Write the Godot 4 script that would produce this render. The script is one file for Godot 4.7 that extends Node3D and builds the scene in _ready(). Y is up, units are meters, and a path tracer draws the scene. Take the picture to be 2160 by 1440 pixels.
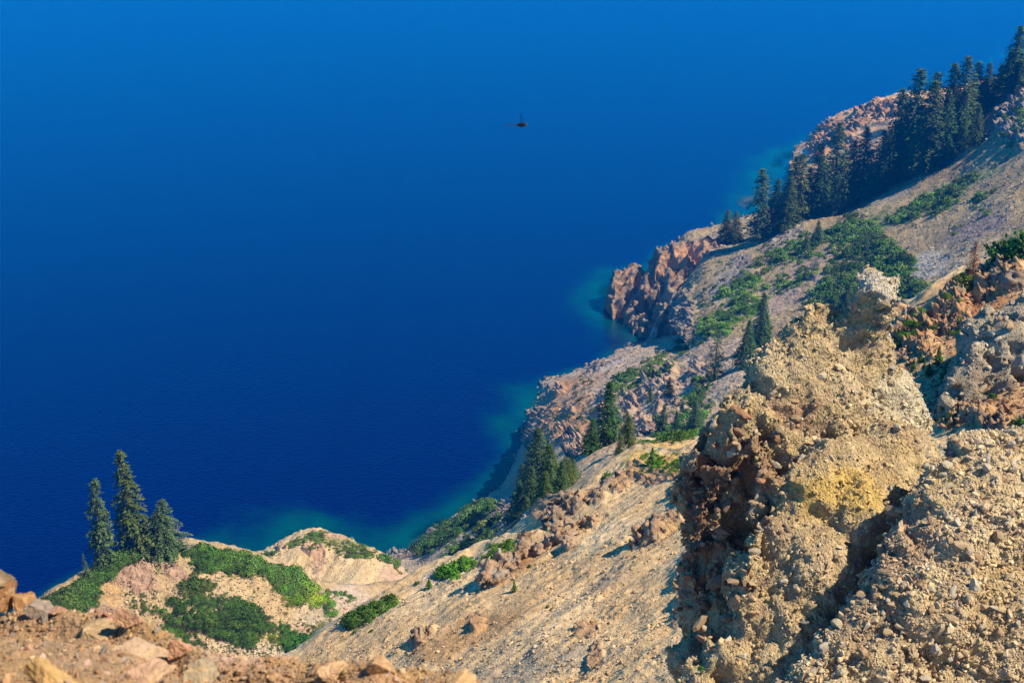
extends Node3D

# ---- a steep lake rim seen from above: camera 200 m over the water, looking 25 degrees down ----
const FOC := 3000.0
const EYE := Vector3(0.0, 200.0, 0.0)
var sp := sin(deg_to_rad(25.0))
var cp := cos(deg_to_rad(25.0))

var n_fbm := FastNoiseLite.new()
var n_sim := FastNoiseLite.new()
var n_ridge := FastNoiseLite.new()
var n_cell := FastNoiseLite.new()
var n_dist := FastNoiseLite.new()
var taken := {}
var patches := {}
var solids := {}
var made_meshes := {}
var M := {}


func _ready() -> void:
	# camera
	var cam := Camera3D.new()
	cam.name = "camera"
	add_child(cam)
	cam.position = EYE
	cam.rotation_degrees = Vector3(-25.0, 0.0, 0.0)
	var lens := CameraAttributesPhysical.new()
	lens.frustum_focal_length = 50.0
	lens.exposure_aperture = 6.3
	lens.frustum_focus_distance = 55.0
	lens.frustum_near = 0.05
	lens.frustum_far = 12000.0
	cam.attributes = lens
	cam.fov = 26.9914
	cam.far = 12000.0
	cam.current = true
	# sky, air and exposure
	var we := WorldEnvironment.new()
	we.name = "environment"
	var env := Environment.new()
	var sky := Sky.new()
	var sm := ProceduralSkyMaterial.new()
	sm.sky_top_color = Color(0.03, 0.07, 0.20)
	sm.sky_horizon_color = Color(0.04, 0.67, 1.0)
	sm.sky_curve = 0.17
	sm.ground_horizon_color = Color(0.36, 0.52, 0.70)
	sm.ground_bottom_color = Color(0.10, 0.16, 0.25)
	sm.sky_energy_multiplier = 1.6
	sky.sky_material = sm
	env.background_mode = Environment.BG_SKY
	env.sky = sky
	env.tonemap_mode = Environment.TONE_MAPPER_LINEAR
	env.tonemap_exposure = 1.6
	env.fog_enabled = true
	env.fog_density = 0.00021
	env.fog_light_color = Color(0.06, 0.60, 1.0)
	env.sdfgi_enabled = true
	env.ssao_enabled = true
	env.ssil_enabled = true
	we.environment = env
	add_child(we)
	# sun: high on the right, a little behind the camera
	var sun := DirectionalLight3D.new()
	sun.name = "sun"
	sun.light_energy = 1.6
	sun.light_color = Color(1.0, 0.955, 0.88)
	sun.light_angular_distance = 0.5
	sun.shadow_enabled = true
	add_child(sun)
	sun.look_at_from_position(Vector3.ZERO, -Vector3(0.55, 0.80, 0.17))
	set_up()
	build_water()
	build_ground()
	build_rocks()
	build_trees()
	build_plants()
	build_stones()
	build_insect()


# ------------------------------------------------------------------ small helpers
func at(px: float, py: float, d: float) -> Vector3:
	var u := (px - 1080.0) / FOC
	var v := (720.0 - py) / FOC
	return Vector3(u * d, 200.0 + d * (v * cp - sp), -d * (cp + v * sp))


func pix(p: Vector3) -> Vector3:      # where a point of the place is seen, and how far it lies
	var q := p - EYE
	var d := maxf(-q.y * sp - q.z * cp, 0.01)
	return Vector3(1080.0 + FOC * q.x / d, 720.0 - FOC * (q.y * cp - q.z * sp) / d, d)


func on_lake(px: float, py: float) -> Vector3:
	var v := (720.0 - py) / FOC
	return at(px, py, 200.0 / (sp - v * cp))


func slope_d(px: float, py: float) -> float:     # depth of the near talus slope, which is close to a plane
	var u := (px - 1080.0) / FOC
	var v := (720.0 - py) / FOC
	return 25.16 / (sp - v * cp + 0.55 * u - 0.27 * (cp + v * sp))


func numbered(called: String) -> String:
	if not taken.has(called):
		taken[called] = 0
		return called
	taken[called] += 1
	return "%s_%03d" % [called, taken[called]]


func tag(o: Node3D, label: String, category := "", group := "", kind := "") -> void:
	if label: o.set_meta("label", label)
	if category: o.set_meta("category", category)
	if group: o.set_meta("group", group)
	if kind: o.set_meta("kind", kind)


func base(called: String, where: Vector3, turn := 0.0) -> Node3D:
	var o := Node3D.new()
	o.name = numbered(called)
	add_child(o, true)
	o.position = where
	o.rotation.y = turn
	return o


func put(called: String, mesh: Mesh, parent: Node = self) -> MeshInstance3D:
	var o := MeshInstance3D.new()
	o.name = numbered(called) if parent == self else called
	o.mesh = mesh
	parent.add_child(o, true)
	return o


func arrays(v: PackedVector3Array, n: PackedVector3Array, c: PackedColorArray, idx: PackedInt32Array, mat: Material) -> ArrayMesh:
	var a := []
	a.resize(Mesh.ARRAY_MAX)
	a[Mesh.ARRAY_VERTEX] = v
	a[Mesh.ARRAY_NORMAL] = n
	if c.size(): a[Mesh.ARRAY_COLOR] = c
	if idx.size(): a[Mesh.ARRAY_INDEX] = idx
	var m := ArrayMesh.new()
	m.add_surface_from_arrays(Mesh.PRIMITIVE_TRIANGLES, a)
	m.surface_set_material(0, mat)
	return m


func lin(r: float, g: float, b: float) -> Color:
	return Color(r, g, b, 1.0)


func soft(e0: float, e1: float, x: float) -> float:
	var t := clampf((x - e0) / (e1 - e0), 0.0, 1.0)
	return t * t * (3.0 - 2.0 * t)


func set_up() -> void:
	n_fbm.seed = 3; n_fbm.frequency = 1.0; n_fbm.fractal_octaves = 4
	n_fbm.noise_type = FastNoiseLite.TYPE_SIMPLEX_SMOOTH
	n_sim.seed = 11; n_sim.frequency = 1.0; n_sim.fractal_type = FastNoiseLite.FRACTAL_NONE
	n_sim.noise_type = FastNoiseLite.TYPE_SIMPLEX_SMOOTH
	n_ridge.seed = 5; n_ridge.frequency = 1.0; n_ridge.fractal_type = FastNoiseLite.FRACTAL_RIDGED; n_ridge.fractal_octaves = 3
	n_cell.seed = 8; n_cell.frequency = 1.0; n_cell.noise_type = FastNoiseLite.TYPE_CELLULAR; n_cell.fractal_type = FastNoiseLite.FRACTAL_NONE
	n_cell.cellular_return_type = FastNoiseLite.RETURN_CELL_VALUE
	n_dist.seed = 8; n_dist.frequency = 1.0; n_dist.noise_type = FastNoiseLite.TYPE_CELLULAR; n_dist.fractal_type = FastNoiseLite.FRACTAL_NONE
	n_dist.cellular_return_type = FastNoiseLite.RETURN_DISTANCE
	M.earth = stony(0.95, 4.0, 1.0 / 1.6, 3)
	M.far_earth = stony(0.95, 26.0, 1.0 / 9.0, 4)
	M.rock_near = stony(0.95, 11.0, 1.0 / 1.1, 6)
	M.near_earth = stony(0.95, 0.7, 3.0, 5)
	M.pebble = StandardMaterial3D.new()
	M.pebble.vertex_color_use_as_albedo = true
	M.pebble.roughness = 0.92
	M.pebble.metallic_specular = 0.25
	M.leaf = StandardMaterial3D.new()
	M.leaf.vertex_color_use_as_albedo = true
	M.leaf.roughness = 0.7
	M.leaf.metallic_specular = 0.3
	M.leaf.cull_mode = BaseMaterial3D.CULL_DISABLED
	M.leaf.backlight_enabled = true
	M.leaf.backlight = Color(0.4, 0.45, 0.2)
	M.needle = M.leaf.duplicate()
	M.needle.backlight = Color(0.25, 0.3, 0.2)
	M.needle_brown = M.needle.duplicate()
	M.needle_brown.albedo_color = Color(1, 1, 1)
	M.needle_cool = M.needle.duplicate()
	M.needle_cool.albedo_color = Color(0.84, 0.95, 0.82)
	M.needle_warm = M.needle.duplicate()
	M.needle_warm.albedo_color = Color(1.0, 0.94, 0.72)
	M.bark = StandardMaterial3D.new()
	M.bark.albedo_color = lin(0.13, 0.10, 0.075).linear_to_srgb()
	M.bark.roughness = 0.9
	M.dead_wood = StandardMaterial3D.new()
	M.dead_wood.albedo_color = lin(0.36, 0.33, 0.30).linear_to_srgb()
	M.dead_wood.roughness = 0.9


func stony(rough: float, relief_cm: float, scale: float, sd: int) -> StandardMaterial3D:
	var m := StandardMaterial3D.new()
	m.vertex_color_use_as_albedo = true
	m.roughness = rough
	m.metallic_specular = 0.2
	var fn := FastNoiseLite.new()
	fn.seed = sd
	fn.noise_type = FastNoiseLite.TYPE_SIMPLEX
	fn.frequency = 0.02
	fn.fractal_octaves = 5
	fn.fractal_gain = 0.6
	var t := NoiseTexture2D.new()
	t.width = 512
	t.height = 512
	t.seamless = true
	t.noise = fn
	m.heightmap_enabled = true
	m.heightmap_texture = t
	m.heightmap_scale = relief_cm
	m.uv1_triplanar = true
	m.uv1_world_triplanar = true
	m.uv1_scale = Vector3.ONE * scale
	return m


# ------------------------------------------------------------------ a sheet of ground through control points
func curve(a: Vector3, b: Vector3, c: Vector3, d: Vector3, t: float) -> Vector3:
	var k := 0.42
	var m1 := (c - a) * k
	var m2 := (d - b) * k
	var t2 := t * t
	var t3 := t2 * t
	return b * (2 * t3 - 3 * t2 + 1) + m1 * (t3 - 2 * t2 + t) + c * (-2 * t3 + 3 * t2) + m2 * (t3 - t2)


# cols: one list of world points per column, from the front of the sheet over its crest to the back
func sheet(called: String, cols: Array, cfg: Dictionary) -> void:
	var step: float = cfg.get("step", 3.0)
	var nc := cols.size()
	var nr: int = cols[0].size()
	var s_at := PackedFloat32Array()
	var t_at := PackedFloat32Array()
	for i in nc - 1:
		var most := 0.0
		for j in nr:
			var a := pix(cols[i][j])
			var b := pix(cols[i + 1][j])
			if a.z > 1.5 and b.z > 1.5:
				most = maxf(most, minf(Vector2(a.x - b.x, a.y - b.y).length(), 400.0))
		var n := clampi(ceili(most / step), 4, 240)
		for k in n: s_at.append(i + float(k) / n)
	s_at.append(nc - 1)
	for j in nr - 1:
		var most := 0.0
		for i in nc:
			var a := pix(cols[i][j])
			var b := pix(cols[i][j + 1])
			if a.z > 1.5 and b.z > 1.5:
				most = maxf(most, Vector2(a.x - b.x, a.y - b.y).length())
		var n := clampi(ceili(most / step), 3, 400)
		if j >= cfg.get("rows_seen", 99) or j < cfg.get("rows_before", 0): n = mini(n, 24)
		for k in n: t_at.append(j + float(k) / n)
	t_at.append(nr - 1)
	var ns := s_at.size()
	var nt := t_at.size()
	var v := PackedVector3Array()
	v.resize(ns * nt)
	for a in ns:
		var i := mini(int(s_at[a]), nc - 2)
		var f := s_at[a] - i
		var line := []
		for j in nr:
			line.append(curve(cols[maxi(i - 1, 0)][j], cols[i][j], cols[i + 1][j], cols[mini(i + 2, nc - 1)][j], f))
		for b in nt:
			var j := mini(int(t_at[b]), nr - 2)
			v[a * nt + b] = curve(line[maxi(j - 1, 0)], line[j], line[j + 1], line[mini(j + 2, nr - 1)], t_at[b] - j)
	var nrm := grid_normals(v, ns, nt)
	var masks := PackedFloat32Array()
	masks.resize(ns * nt)
	var amp: float = cfg.get("amp", 0.3)
	var freq: float = cfg.get("freq", 0.2)
	var rf: float = cfg.get("rock_freq", 1.0)
	var fall: Vector3 = cfg.get("across", Vector3(0, 0, 1))
	var rill: float = cfg.get("rill", 0.0)
	var clod: float = cfg.get("clod", 0.0)
	var rill_f: float = cfg.get("rill_freq", 0.5)
	var rocks: Array = cfg.get("rocks", [])
	var wob: float = cfg.get("wobble", 0.35)
	for k in ns * nt:
		var p := v[k]
		var e := n_fbm.get_noise_3d(p.x * freq, p.y * freq, p.z * freq) * amp
		if rill > 0.0:
			e += rill * n_ridge.get_noise_2d(p.dot(fall) * rill_f, p.y * rill_f * 0.12)
		if clod > 0.0:
			e += clod * maxf(0.0, n_fbm.get_noise_3d(p.x * freq * 7.0, p.y * freq * 5.0, p.z * freq * 7.0) + 0.25 * n_sim.get_noise_3d(p.x * freq * 1.4, p.y * freq, p.z * freq * 1.4) - 0.12)
		var m := 0.0
		var push := 0.0
		if rocks.size():
			var q := pix(p)
			var w := n_fbm.get_noise_3d(p.x * freq * 2.0, p.y * freq * 2.0 + 7.0, p.z * freq * 2.0) * wob
			for r in rocks:
				var x := blob(q, r) + w
				if x > m:
					m = x
					push = r[5]
			m = soft(0.0, 0.35, m)
			if m > 0.0:
				var c := n_cell.get_noise_3d(p.x * rf, p.y * rf * 0.8, p.z * rf)
				var dd := n_dist.get_noise_3d(p.x * rf * 2.3, p.y * rf * 1.6, p.z * rf * 2.3)
				e += m * push * (0.22 * c + 0.15 - 0.15 * dd + 0.7 * n_fbm.get_noise_3d(p.x * rf * 0.8, p.y * rf * 0.6, p.z * rf * 0.8) + 0.4 * n_ridge.get_noise_3d(p.x * rf * 0.35, p.y * rf * 0.2, p.z * rf * 0.35))
		masks[k] = m
		v[k] = p + nrm[k] * e
	nrm = grid_normals(v, ns, nt)
	var col := PackedColorArray()
	col.resize(ns * nt)
	var blots: Array = cfg.get("blots", [])
	var c1: Color = cfg.c1
	var c2: Color = cfg.c2
	var r1: Color = cfg.get("r1", c1)
	var r2: Color = cfg.get("r2", c2)
	var grain: float = cfg.get("grain", 0.25)
	var cf: float = cfg.get("col_freq", freq)
	for k in ns * nt:
		var p := v[k]
		var lo := n_fbm.get_noise_3d(p.x * cf, p.y * cf - 31.0, p.z * cf)
		var c := c1.lerp(c2, clampf(0.5 + lo * 1.3, 0.0, 1.0))
		if blots.size():
			var q := pix(p)
			var w := n_fbm.get_noise_3d(p.x * cf * 2.5, p.y * cf * 2.5 + 17.0, p.z * cf * 2.5) * 0.9
			for b in blots:
				var x := soft(0.0, b[6] if b.size() > 6 else 0.6, blob(q, b) + w * 0.6)
				if x > 0.0: c = c.lerp(b[5], x)
		if masks[k] > 0.0:
			var rr := r1.lerp(r2, clampf(0.5 + 0.5 * n_cell.get_noise_3d(p.x * rf, p.y * rf * 0.8, p.z * rf) + 0.6 * lo, 0.0, 1.0))
			c = c.lerp(rr, masks[k] * 0.85)
		if rill > 0.0:
			c = c * (1.0 + 0.10 * n_sim.get_noise_2d(p.dot(fall) * rill_f * 4.0, p.y * rill_f * 0.3))
		var g := 1.0 + grain * n_sim.get_noise_3d(p.x * freq * 40.0, p.y * freq * 40.0, p.z * freq * 40.0) + grain * 0.8 * n_sim.get_noise_3d(p.x * freq * 11.0, p.y * freq * 11.0, p.z * freq * 11.0)
		c = c * g
		c.a = 1.0
		col[k] = c
	var idx := PackedInt32Array()
	idx.resize((ns - 1) * (nt - 1) * 6)
	var w2 := 0
	for a in ns - 1:
		for b in nt - 1:
			var o := a * nt + b
			idx[w2] = o; idx[w2 + 1] = o + 1; idx[w2 + 2] = o + nt
			idx[w2 + 3] = o + nt; idx[w2 + 4] = o + 1; idx[w2 + 5] = o + nt + 1
			w2 += 6
	patches[called] = {"v": v, "n": nrm, "c": col, "idx": idx, "ns": ns, "nt": nt, "t": t_at, "mat": cfg.mat, "seen": cfg.get("rows_seen", 99), "before": cfg.get("rows_before", 0), "mask": masks}


func grid_normals(v: PackedVector3Array, ns: int, nt: int) -> PackedVector3Array:
	var out := PackedVector3Array()
	out.resize(ns * nt)
	for a in ns:
		var a0 := maxi(a - 1, 0) * nt
		var a1 := mini(a + 1, ns - 1) * nt
		for b in nt:
			var ds := v[a1 + b] - v[a0 + b]
			var dt := v[a * nt + mini(b + 1, nt - 1)] - v[a * nt + maxi(b - 1, 0)]
			out[a * nt + b] = ds.cross(dt).normalized()
	return out


func blob(q: Vector3, r: Array) -> float:       # 1 in the middle of an ellipse, 0 on its edge, less outside
	var dx: float = q.x - r[0]
	var dy: float = q.y - r[1]
	var ang: float = r[4]
	var cx := dx * cos(ang) + dy * sin(ang)
	var cy := -dx * sin(ang) + dy * cos(ang)
	return 1.0 - Vector2(cx / r[2], cy / r[3]).length()


func show_sheet(key: String, called: String, label: String) -> void:
	var p: Dictionary = patches[key]
	var o := put(called, arrays(p.v, p.n, p.c, p.idx, p.mat))
	tag(o, label, "", "", "structure")


func find(key: String, px: float, py: float) -> int:     # the point of a sheet that is seen nearest to a place in the photograph
	var p: Dictionary = patches[key]
	if not p.has("q"): look(key)
	var best := -1
	var least := 1e9
	var q: PackedVector3Array = p.q
	var to := Vector2(px, py)
	for k in range(0, q.size()):
		var d := to.distance_squared_to(Vector2(q[k].x, q[k].y))
		if d < least:
			least = d
			best = k
	return p.ids[best]


func look(key: String) -> void:
	var p: Dictionary = patches[key]
	var q := PackedVector3Array()
	var ids := PackedInt32Array()
	var v: PackedVector3Array = p.v
	var nt: int = p.nt
	for a in range(0, p.ns, 2):
		for b in range(0, nt, 2):
			if p.t[b] <= p.seen + 0.15 and p.t[b] >= p.before:
				q.append(pix(v[a * nt + b]))
				ids.append(a * nt + b)
	p.q = q
	p.ids = ids


func ground(key: String, px: float, py: float) -> Vector3:
	return patches[key].v[find(key, px, py)]


# ids of n random places of a sheet, inside a polygon of the photograph
func spread(key: String, poly: PackedVector2Array, n: int, rng: RandomNumberGenerator) -> PackedInt32Array:
	var p: Dictionary = patches[key]
	if not p.has("q"): look(key)
	var out := PackedInt32Array()
	var inside := PackedInt32Array()
	var q: PackedVector3Array = p.q
	var box := Rect2(poly[0], Vector2.ZERO)
	for pt in poly: box = box.expand(pt)
	for k in q.size():
		var w := Vector2(q[k].x, q[k].y)
		if box.has_point(w) and Geometry2D.is_point_in_polygon(w, poly): inside.append(k)
	if inside.is_empty(): return out
	for k in n: out.append(p.ids[inside[rng.randi() % inside.size()]])
	return out


# ------------------------------------------------------------------ solid rock: a field of balls joined smoothly, meshed by surface nets
func solid(called: String, balls: Array, cfg: Dictionary) -> void:
	var cell: float = cfg.cell
	var k: float = cfg.get("join", 4.0 * cell)
	var band: float = cfg.get("band", 6.0 * cell)
	var lo := Vector3.ONE * 1e9
	var hi := -lo
	var bs := []
	for b in balls:
		var c: Vector3 = at(b[0], b[1], b[2])
		var r: float = b[3] * b[2] / FOC
		var sy: float = b[4] if b.size() > 4 else 1.0
		bs.append([c, r, sy])
		var e := Vector3(r, r * sy, r) + Vector3.ONE * (band)
		lo = lo.min(c - e)
		hi = hi.max(c + e)
	var nx := ceili((hi.x - lo.x) / cell) + 1
	var ny := ceili((hi.y - lo.y) / cell) + 1
	var nz := ceili((hi.z - lo.z) / cell) + 1
	var f := PackedFloat32Array()
	f.resize(nx * ny * nz)
	f.fill(1e3)
	var nyz := ny * nz
	for b in bs:
		var c: Vector3 = b[0]
		var r: float = b[1]
		var sy: float = b[2]
		var reach := r + k + band
		var i0 := maxi(0, floori((c.x - reach - lo.x) / cell))
		var i1 := mini(nx - 1, ceili((c.x + reach - lo.x) / cell))
		var j0 := maxi(0, floori((c.y - reach * sy - lo.y) / cell))
		var j1 := mini(ny - 1, ceili((c.y + reach * sy - lo.y) / cell))
		var h0 := maxi(0, floori((c.z - reach - lo.z) / cell))
		var h1 := mini(nz - 1, ceili((c.z + reach - lo.z) / cell))
		var inner := r - band * 2.0
		for i in range(i0, i1 + 1):
			var dx := lo.x + i * cell - c.x
			for j in range(j0, j1 + 1):
				var dy := (lo.y + j * cell - c.y) / sy
				var o := i * nyz + j * nz
				var xy := dx * dx + dy * dy
				if xy > reach * reach: continue
				for h in range(h0, h1 + 1):
					var dz := lo.z + h * cell - c.z
					var d := sqrt(xy + dz * dz) - r
					var g := f[o + h]
					var t := k - absf(g - d)
					if t > 0.0:
						f[o + h] = minf(g, d) - t * t / (4.0 * k)
					elif d < g:
						f[o + h] = d
	var layers: Array = cfg.layers
	for i in nx:
		for j in ny:
			var o := i * nyz + j * nz
			for h in nz:
				var g := f[o + h]
				if g < band and g > -band:
					var x := lo.x + i * cell
					var y := lo.y + j * cell
					var z := lo.z + h * cell
					for l in layers:
						var w := 1.0
						if l.size() > 4:
							w = soft(0.0, 0.5, blob(pix(Vector3(x, y, z)), l[4]))
							if w <= 0.0: continue
						var q: float = l[0]
						var qy: float = l[3] if l.size() > 3 else q
						if l[2] == 0: g -= w * l[1] * n_fbm.get_noise_3d(x * q, y * qy, z * q)
						elif l[2] == 1: g -= w * l[1] * n_cell.get_noise_3d(x * q, y * qy, z * q)
						elif l[2] == 2: g -= w * l[1] * (0.2 - n_dist.get_noise_3d(x * q, y * qy, z * q) * 0.6 - 0.5)
						else: g -= w * l[1] * (n_ridge.get_noise_3d(x * q, y * qy, z * q))
					f[o + h] = g
	# surface nets
	var at_cell := {}
	var v := PackedVector3Array()
	for i in nx - 1:
		for j in ny - 1:
			var o := i * nyz + j * nz
			for h in nz - 1:
				var a := o + h
				var f0 := f[a]
				if f0 > 14.0 * cell or f0 < -14.0 * cell: continue
				var s := 0
				var c000 := f0; var c001 := f[a + 1]; var c010 := f[a + nz]; var c011 := f[a + nz + 1]
				var c100 := f[a + nyz]; var c101 := f[a + nyz + 1]; var c110 := f[a + nyz + nz]; var c111 := f[a + nyz + nz + 1]
				if c000 < 0: s += 1
				if c001 < 0: s += 1
				if c010 < 0: s += 1
				if c011 < 0: s += 1
				if c100 < 0: s += 1
				if c101 < 0: s += 1
				if c110 < 0: s += 1
				if c111 < 0: s += 1
				if s == 0 or s == 8: continue
				var sum := Vector3.ZERO
				var n := 0.0
				if (c000 < 0) != (c100 < 0): sum += Vector3(c000 / (c000 - c100), 0, 0); n += 1
				if (c010 < 0) != (c110 < 0): sum += Vector3(c010 / (c010 - c110), 1, 0); n += 1
				if (c001 < 0) != (c101 < 0): sum += Vector3(c001 / (c001 - c101), 0, 1); n += 1
				if (c011 < 0) != (c111 < 0): sum += Vector3(c011 / (c011 - c111), 1, 1); n += 1
				if (c000 < 0) != (c010 < 0): sum += Vector3(0, c000 / (c000 - c010), 0); n += 1
				if (c100 < 0) != (c110 < 0): sum += Vector3(1, c100 / (c100 - c110), 0); n += 1
				if (c001 < 0) != (c011 < 0): sum += Vector3(0, c001 / (c001 - c011), 1); n += 1
				if (c101 < 0) != (c111 < 0): sum += Vector3(1, c101 / (c101 - c111), 1); n += 1
				if (c000 < 0) != (c001 < 0): sum += Vector3(0, 0, c000 / (c000 - c001)); n += 1
				if (c100 < 0) != (c101 < 0): sum += Vector3(1, 0, c100 / (c100 - c101)); n += 1
				if (c010 < 0) != (c011 < 0): sum += Vector3(0, 1, c010 / (c010 - c011)); n += 1
				if (c110 < 0) != (c111 < 0): sum += Vector3(1, 1, c110 / (c110 - c111)); n += 1
				at_cell[a] = v.size()
				v.append(lo + (Vector3(i, j, h) + sum / n) * cell)
	var idx := PackedInt32Array()
	for a in at_cell:
		var w: int = at_cell[a]
		var inside := f[a] < 0
		if inside != (f[a + nyz] < 0) and at_cell.has(a - nz) and at_cell.has(a - 1) and at_cell.has(a - nz - 1):
			quad(idx, w, at_cell[a - nz], at_cell[a - nz - 1], at_cell[a - 1], inside)
		if inside != (f[a + nz] < 0) and at_cell.has(a - nyz) and at_cell.has(a - 1) and at_cell.has(a - nyz - 1):
			quad(idx, w, at_cell[a - 1], at_cell[a - nyz - 1], at_cell[a - nyz], inside)
		if inside != (f[a + 1] < 0) and at_cell.has(a - nyz) and at_cell.has(a - nz) and at_cell.has(a - nyz - nz):
			quad(idx, w, at_cell[a - nyz], at_cell[a - nyz - nz], at_cell[a - nz], inside)
	var nrm := PackedVector3Array()
	nrm.resize(v.size())
	for t in range(0, idx.size(), 3):
		var a := v[idx[t]]
		var fn := (v[idx[t + 2]] - a).cross(v[idx[t + 1]] - a)
		nrm[idx[t]] += fn
		nrm[idx[t + 1]] += fn
		nrm[idx[t + 2]] += fn
	for t in nrm.size(): nrm[t] = nrm[t].normalized()
	var col := PackedColorArray()
	col.resize(v.size())
	var c1: Color = cfg.c1
	var c2: Color = cfg.c2
	var c3: Color = cfg.get("c3", c2)
	var cf: float = cfg.get("col_freq", 0.5)
	var grain: float = cfg.get("grain", 0.25)
	var blots: Array = cfg.get("blots", [])
	for t in v.size():
		var p := v[t]
		var l := n_fbm.get_noise_3d(p.x * cf, p.y * cf, p.z * cf)
		var c := c1.lerp(c2, clampf(0.5 + 1.4 * l, 0, 1))
		c = c.lerp(c3, 0.8 * soft(0.25, 0.7, n_cell.get_noise_3d(p.x * cf * 5.0, p.y * cf * 5.0, p.z * cf * 5.0)))
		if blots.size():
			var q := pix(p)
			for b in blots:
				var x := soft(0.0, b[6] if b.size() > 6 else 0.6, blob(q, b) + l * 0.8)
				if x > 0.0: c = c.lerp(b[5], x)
		c = c * (1.0 + grain * n_sim.get_noise_3d(p.x * cf * 30.0, p.y * cf * 30.0, p.z * cf * 30.0))
		c.a = 1.0
		col[t] = c
	solids[called] = {"v": v, "n": nrm, "c": col, "idx": idx, "mat": cfg.mat}


func quad(idx: PackedInt32Array, a: int, b: int, c: int, d: int, inside: bool) -> void:
	if inside:
		idx.append_array(PackedInt32Array([a, c, b, a, d, c]))
	else:
		idx.append_array(PackedInt32Array([a, b, c, a, c, d]))


# ------------------------------------------------------------------ water
func build_water() -> void:
	# the shore, with the width in metres of the shallow shelf in front of it
	var shore := [[-400, 1400, 14], [60, 1290, 10], [250, 1200, 14], [420, 1175, 20], [540, 1150, 34], [640, 1120, 24], [740, 1140, 22], [800, 1172, 26], [880, 1150, 27], [960, 1085, 20], [1060, 1030, 16], [1100, 960, 16], [1112, 900, 24], [1128, 850, 30], [1165, 812, 14], [1270, 772, 8], [1350, 735, 20], [1340, 705, 26], [1300, 665, 30], [1282, 620, 32], [1300, 580, 20], [1370, 560, 8], [1400, 520, 5], [1500, 500, 4], [1570, 440, 20], [1640, 345, 30], [1695, 308, 22], [1760, 265, 6], [1900, 195, 5], [2160, 100, 5], [2600, 20, 5]]
	var line := []
	for s in shore:
		var p := on_lake(s[0], s[1])
		line.append(Vector3(p.x, p.z, s[2]))
	var xs := []
	for k in 12: xs.append(-9000.0 + 700.0 * k)
	for k in 330: xs.append(-500.0 + 9.5 * k)
	for k in 12: xs.append(2700.0 + 700.0 * k)
	var ys := []
	for k in 10: ys.append(3600.0 - 200.0 * k)
	for k in 200: ys.append(1500.0 - 8.0 * k)
	for k in 12: ys.append(-110.0 - 45.0 * k)
	var v := PackedVector3Array()
	var n := PackedVector3Array()
	var c := PackedColorArray()
	var deep := lin(0.0001, 0.0038, 0.055)
	var mid := lin(0.0003, 0.056, 0.060)
	var edge := lin(0.02, 0.16, 0.16)
	for x in xs:
		for y in ys:
			var p := on_lake(x, y)
			p.y = 0.0
			v.append(p)
			n.append(Vector3.UP)
			var best := -9.0
			var w := Vector2(p.x, p.z)
			for k in line.size() - 1:
				var a := Vector2(line[k].x, line[k].y)
				var b := Vector2(line[k + 1].x, line[k + 1].y)
				var t := clampf((w - a).dot(b - a) / maxf((b - a).length_squared(), 0.01), 0.0, 1.0)
				var wide := 0.46 * lerpf(line[k].z, line[k + 1].z, t)
				best = maxf(best, 1.0 - w.distance_to(a.lerp(b, t)) / wide)
			best += 0.7 * n_fbm.get_noise_2d(p.x * 0.035, p.z * 0.035) * soft(-1.0, 0.2, best)
			var patchy := 0.75 + 0.5 * n_fbm.get_noise_2d(p.x * 0.06 + 50.0, p.z * 0.06)
			var s := soft(-0.35, 0.75, best) * patchy
			var cc := deep.lerp(mid, clampf(s, 0.0, 1.0))
			var cover := 1.0 - 0.5 * soft(0.8, 1.1, best)
			cc.a = cover
			c.append(cc)
	var idx := PackedInt32Array()
	var ny := ys.size()
	for a in xs.size() - 1:
		for b in ny - 1:
			var o := a * ny + b
			idx.append_array(PackedInt32Array([o, o + 1, o + ny, o + ny, o + 1, o + ny + 1]))
	var m := StandardMaterial3D.new()
	m.vertex_color_use_as_albedo = true
	m.transparency = BaseMaterial3D.TRANSPARENCY_ALPHA
	m.roughness = 0.27
	m.metallic_specular = 0.34
	var fn := FastNoiseLite.new()
	fn.seed = 21
	fn.noise_type = FastNoiseLite.TYPE_SIMPLEX
	fn.frequency = 0.035
	fn.fractal_octaves = 4
	fn.domain_warp_enabled = true
	fn.domain_warp_amplitude = 12.0
	var t := NoiseTexture2D.new()
	t.width = 1024
	t.height = 1024
	t.seamless = true
	t.noise = fn
	m.heightmap_enabled = true
	m.heightmap_texture = t
	m.heightmap_scale = 6.0
	m.uv1_triplanar = true
	m.uv1_world_triplanar = true
	m.uv1_scale = Vector3(0.009, 0.01, 0.022)
	var o := put("lake", arrays(v, n, c, idx, m))
	tag(o, "deep blue lake turning turquoise in the shallows along the shore", "", "", "structure")
	# the lake bed far below
	var bed := PlaneMesh.new()
	bed.size = Vector2(14000, 14000)
	var bm := StandardMaterial3D.new()
	bm.albedo_color = lin(0.03, 0.07, 0.09).linear_to_srgb()
	bm.roughness = 1.0
	bed.material = bm
	var bo := put("lake_bed", bed)
	bo.position = Vector3(0, -60, 0)
	tag(bo, "dark bed of the lake far below the water", "", "", "structure")


func col_of(pts: Array, back := []) -> Array:
	var out := []
	for p in pts: out.append(at(p[0], p[1], p[2]))
	for b in back: out.append(out[pts.size() - 1] + b)
	return out


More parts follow.
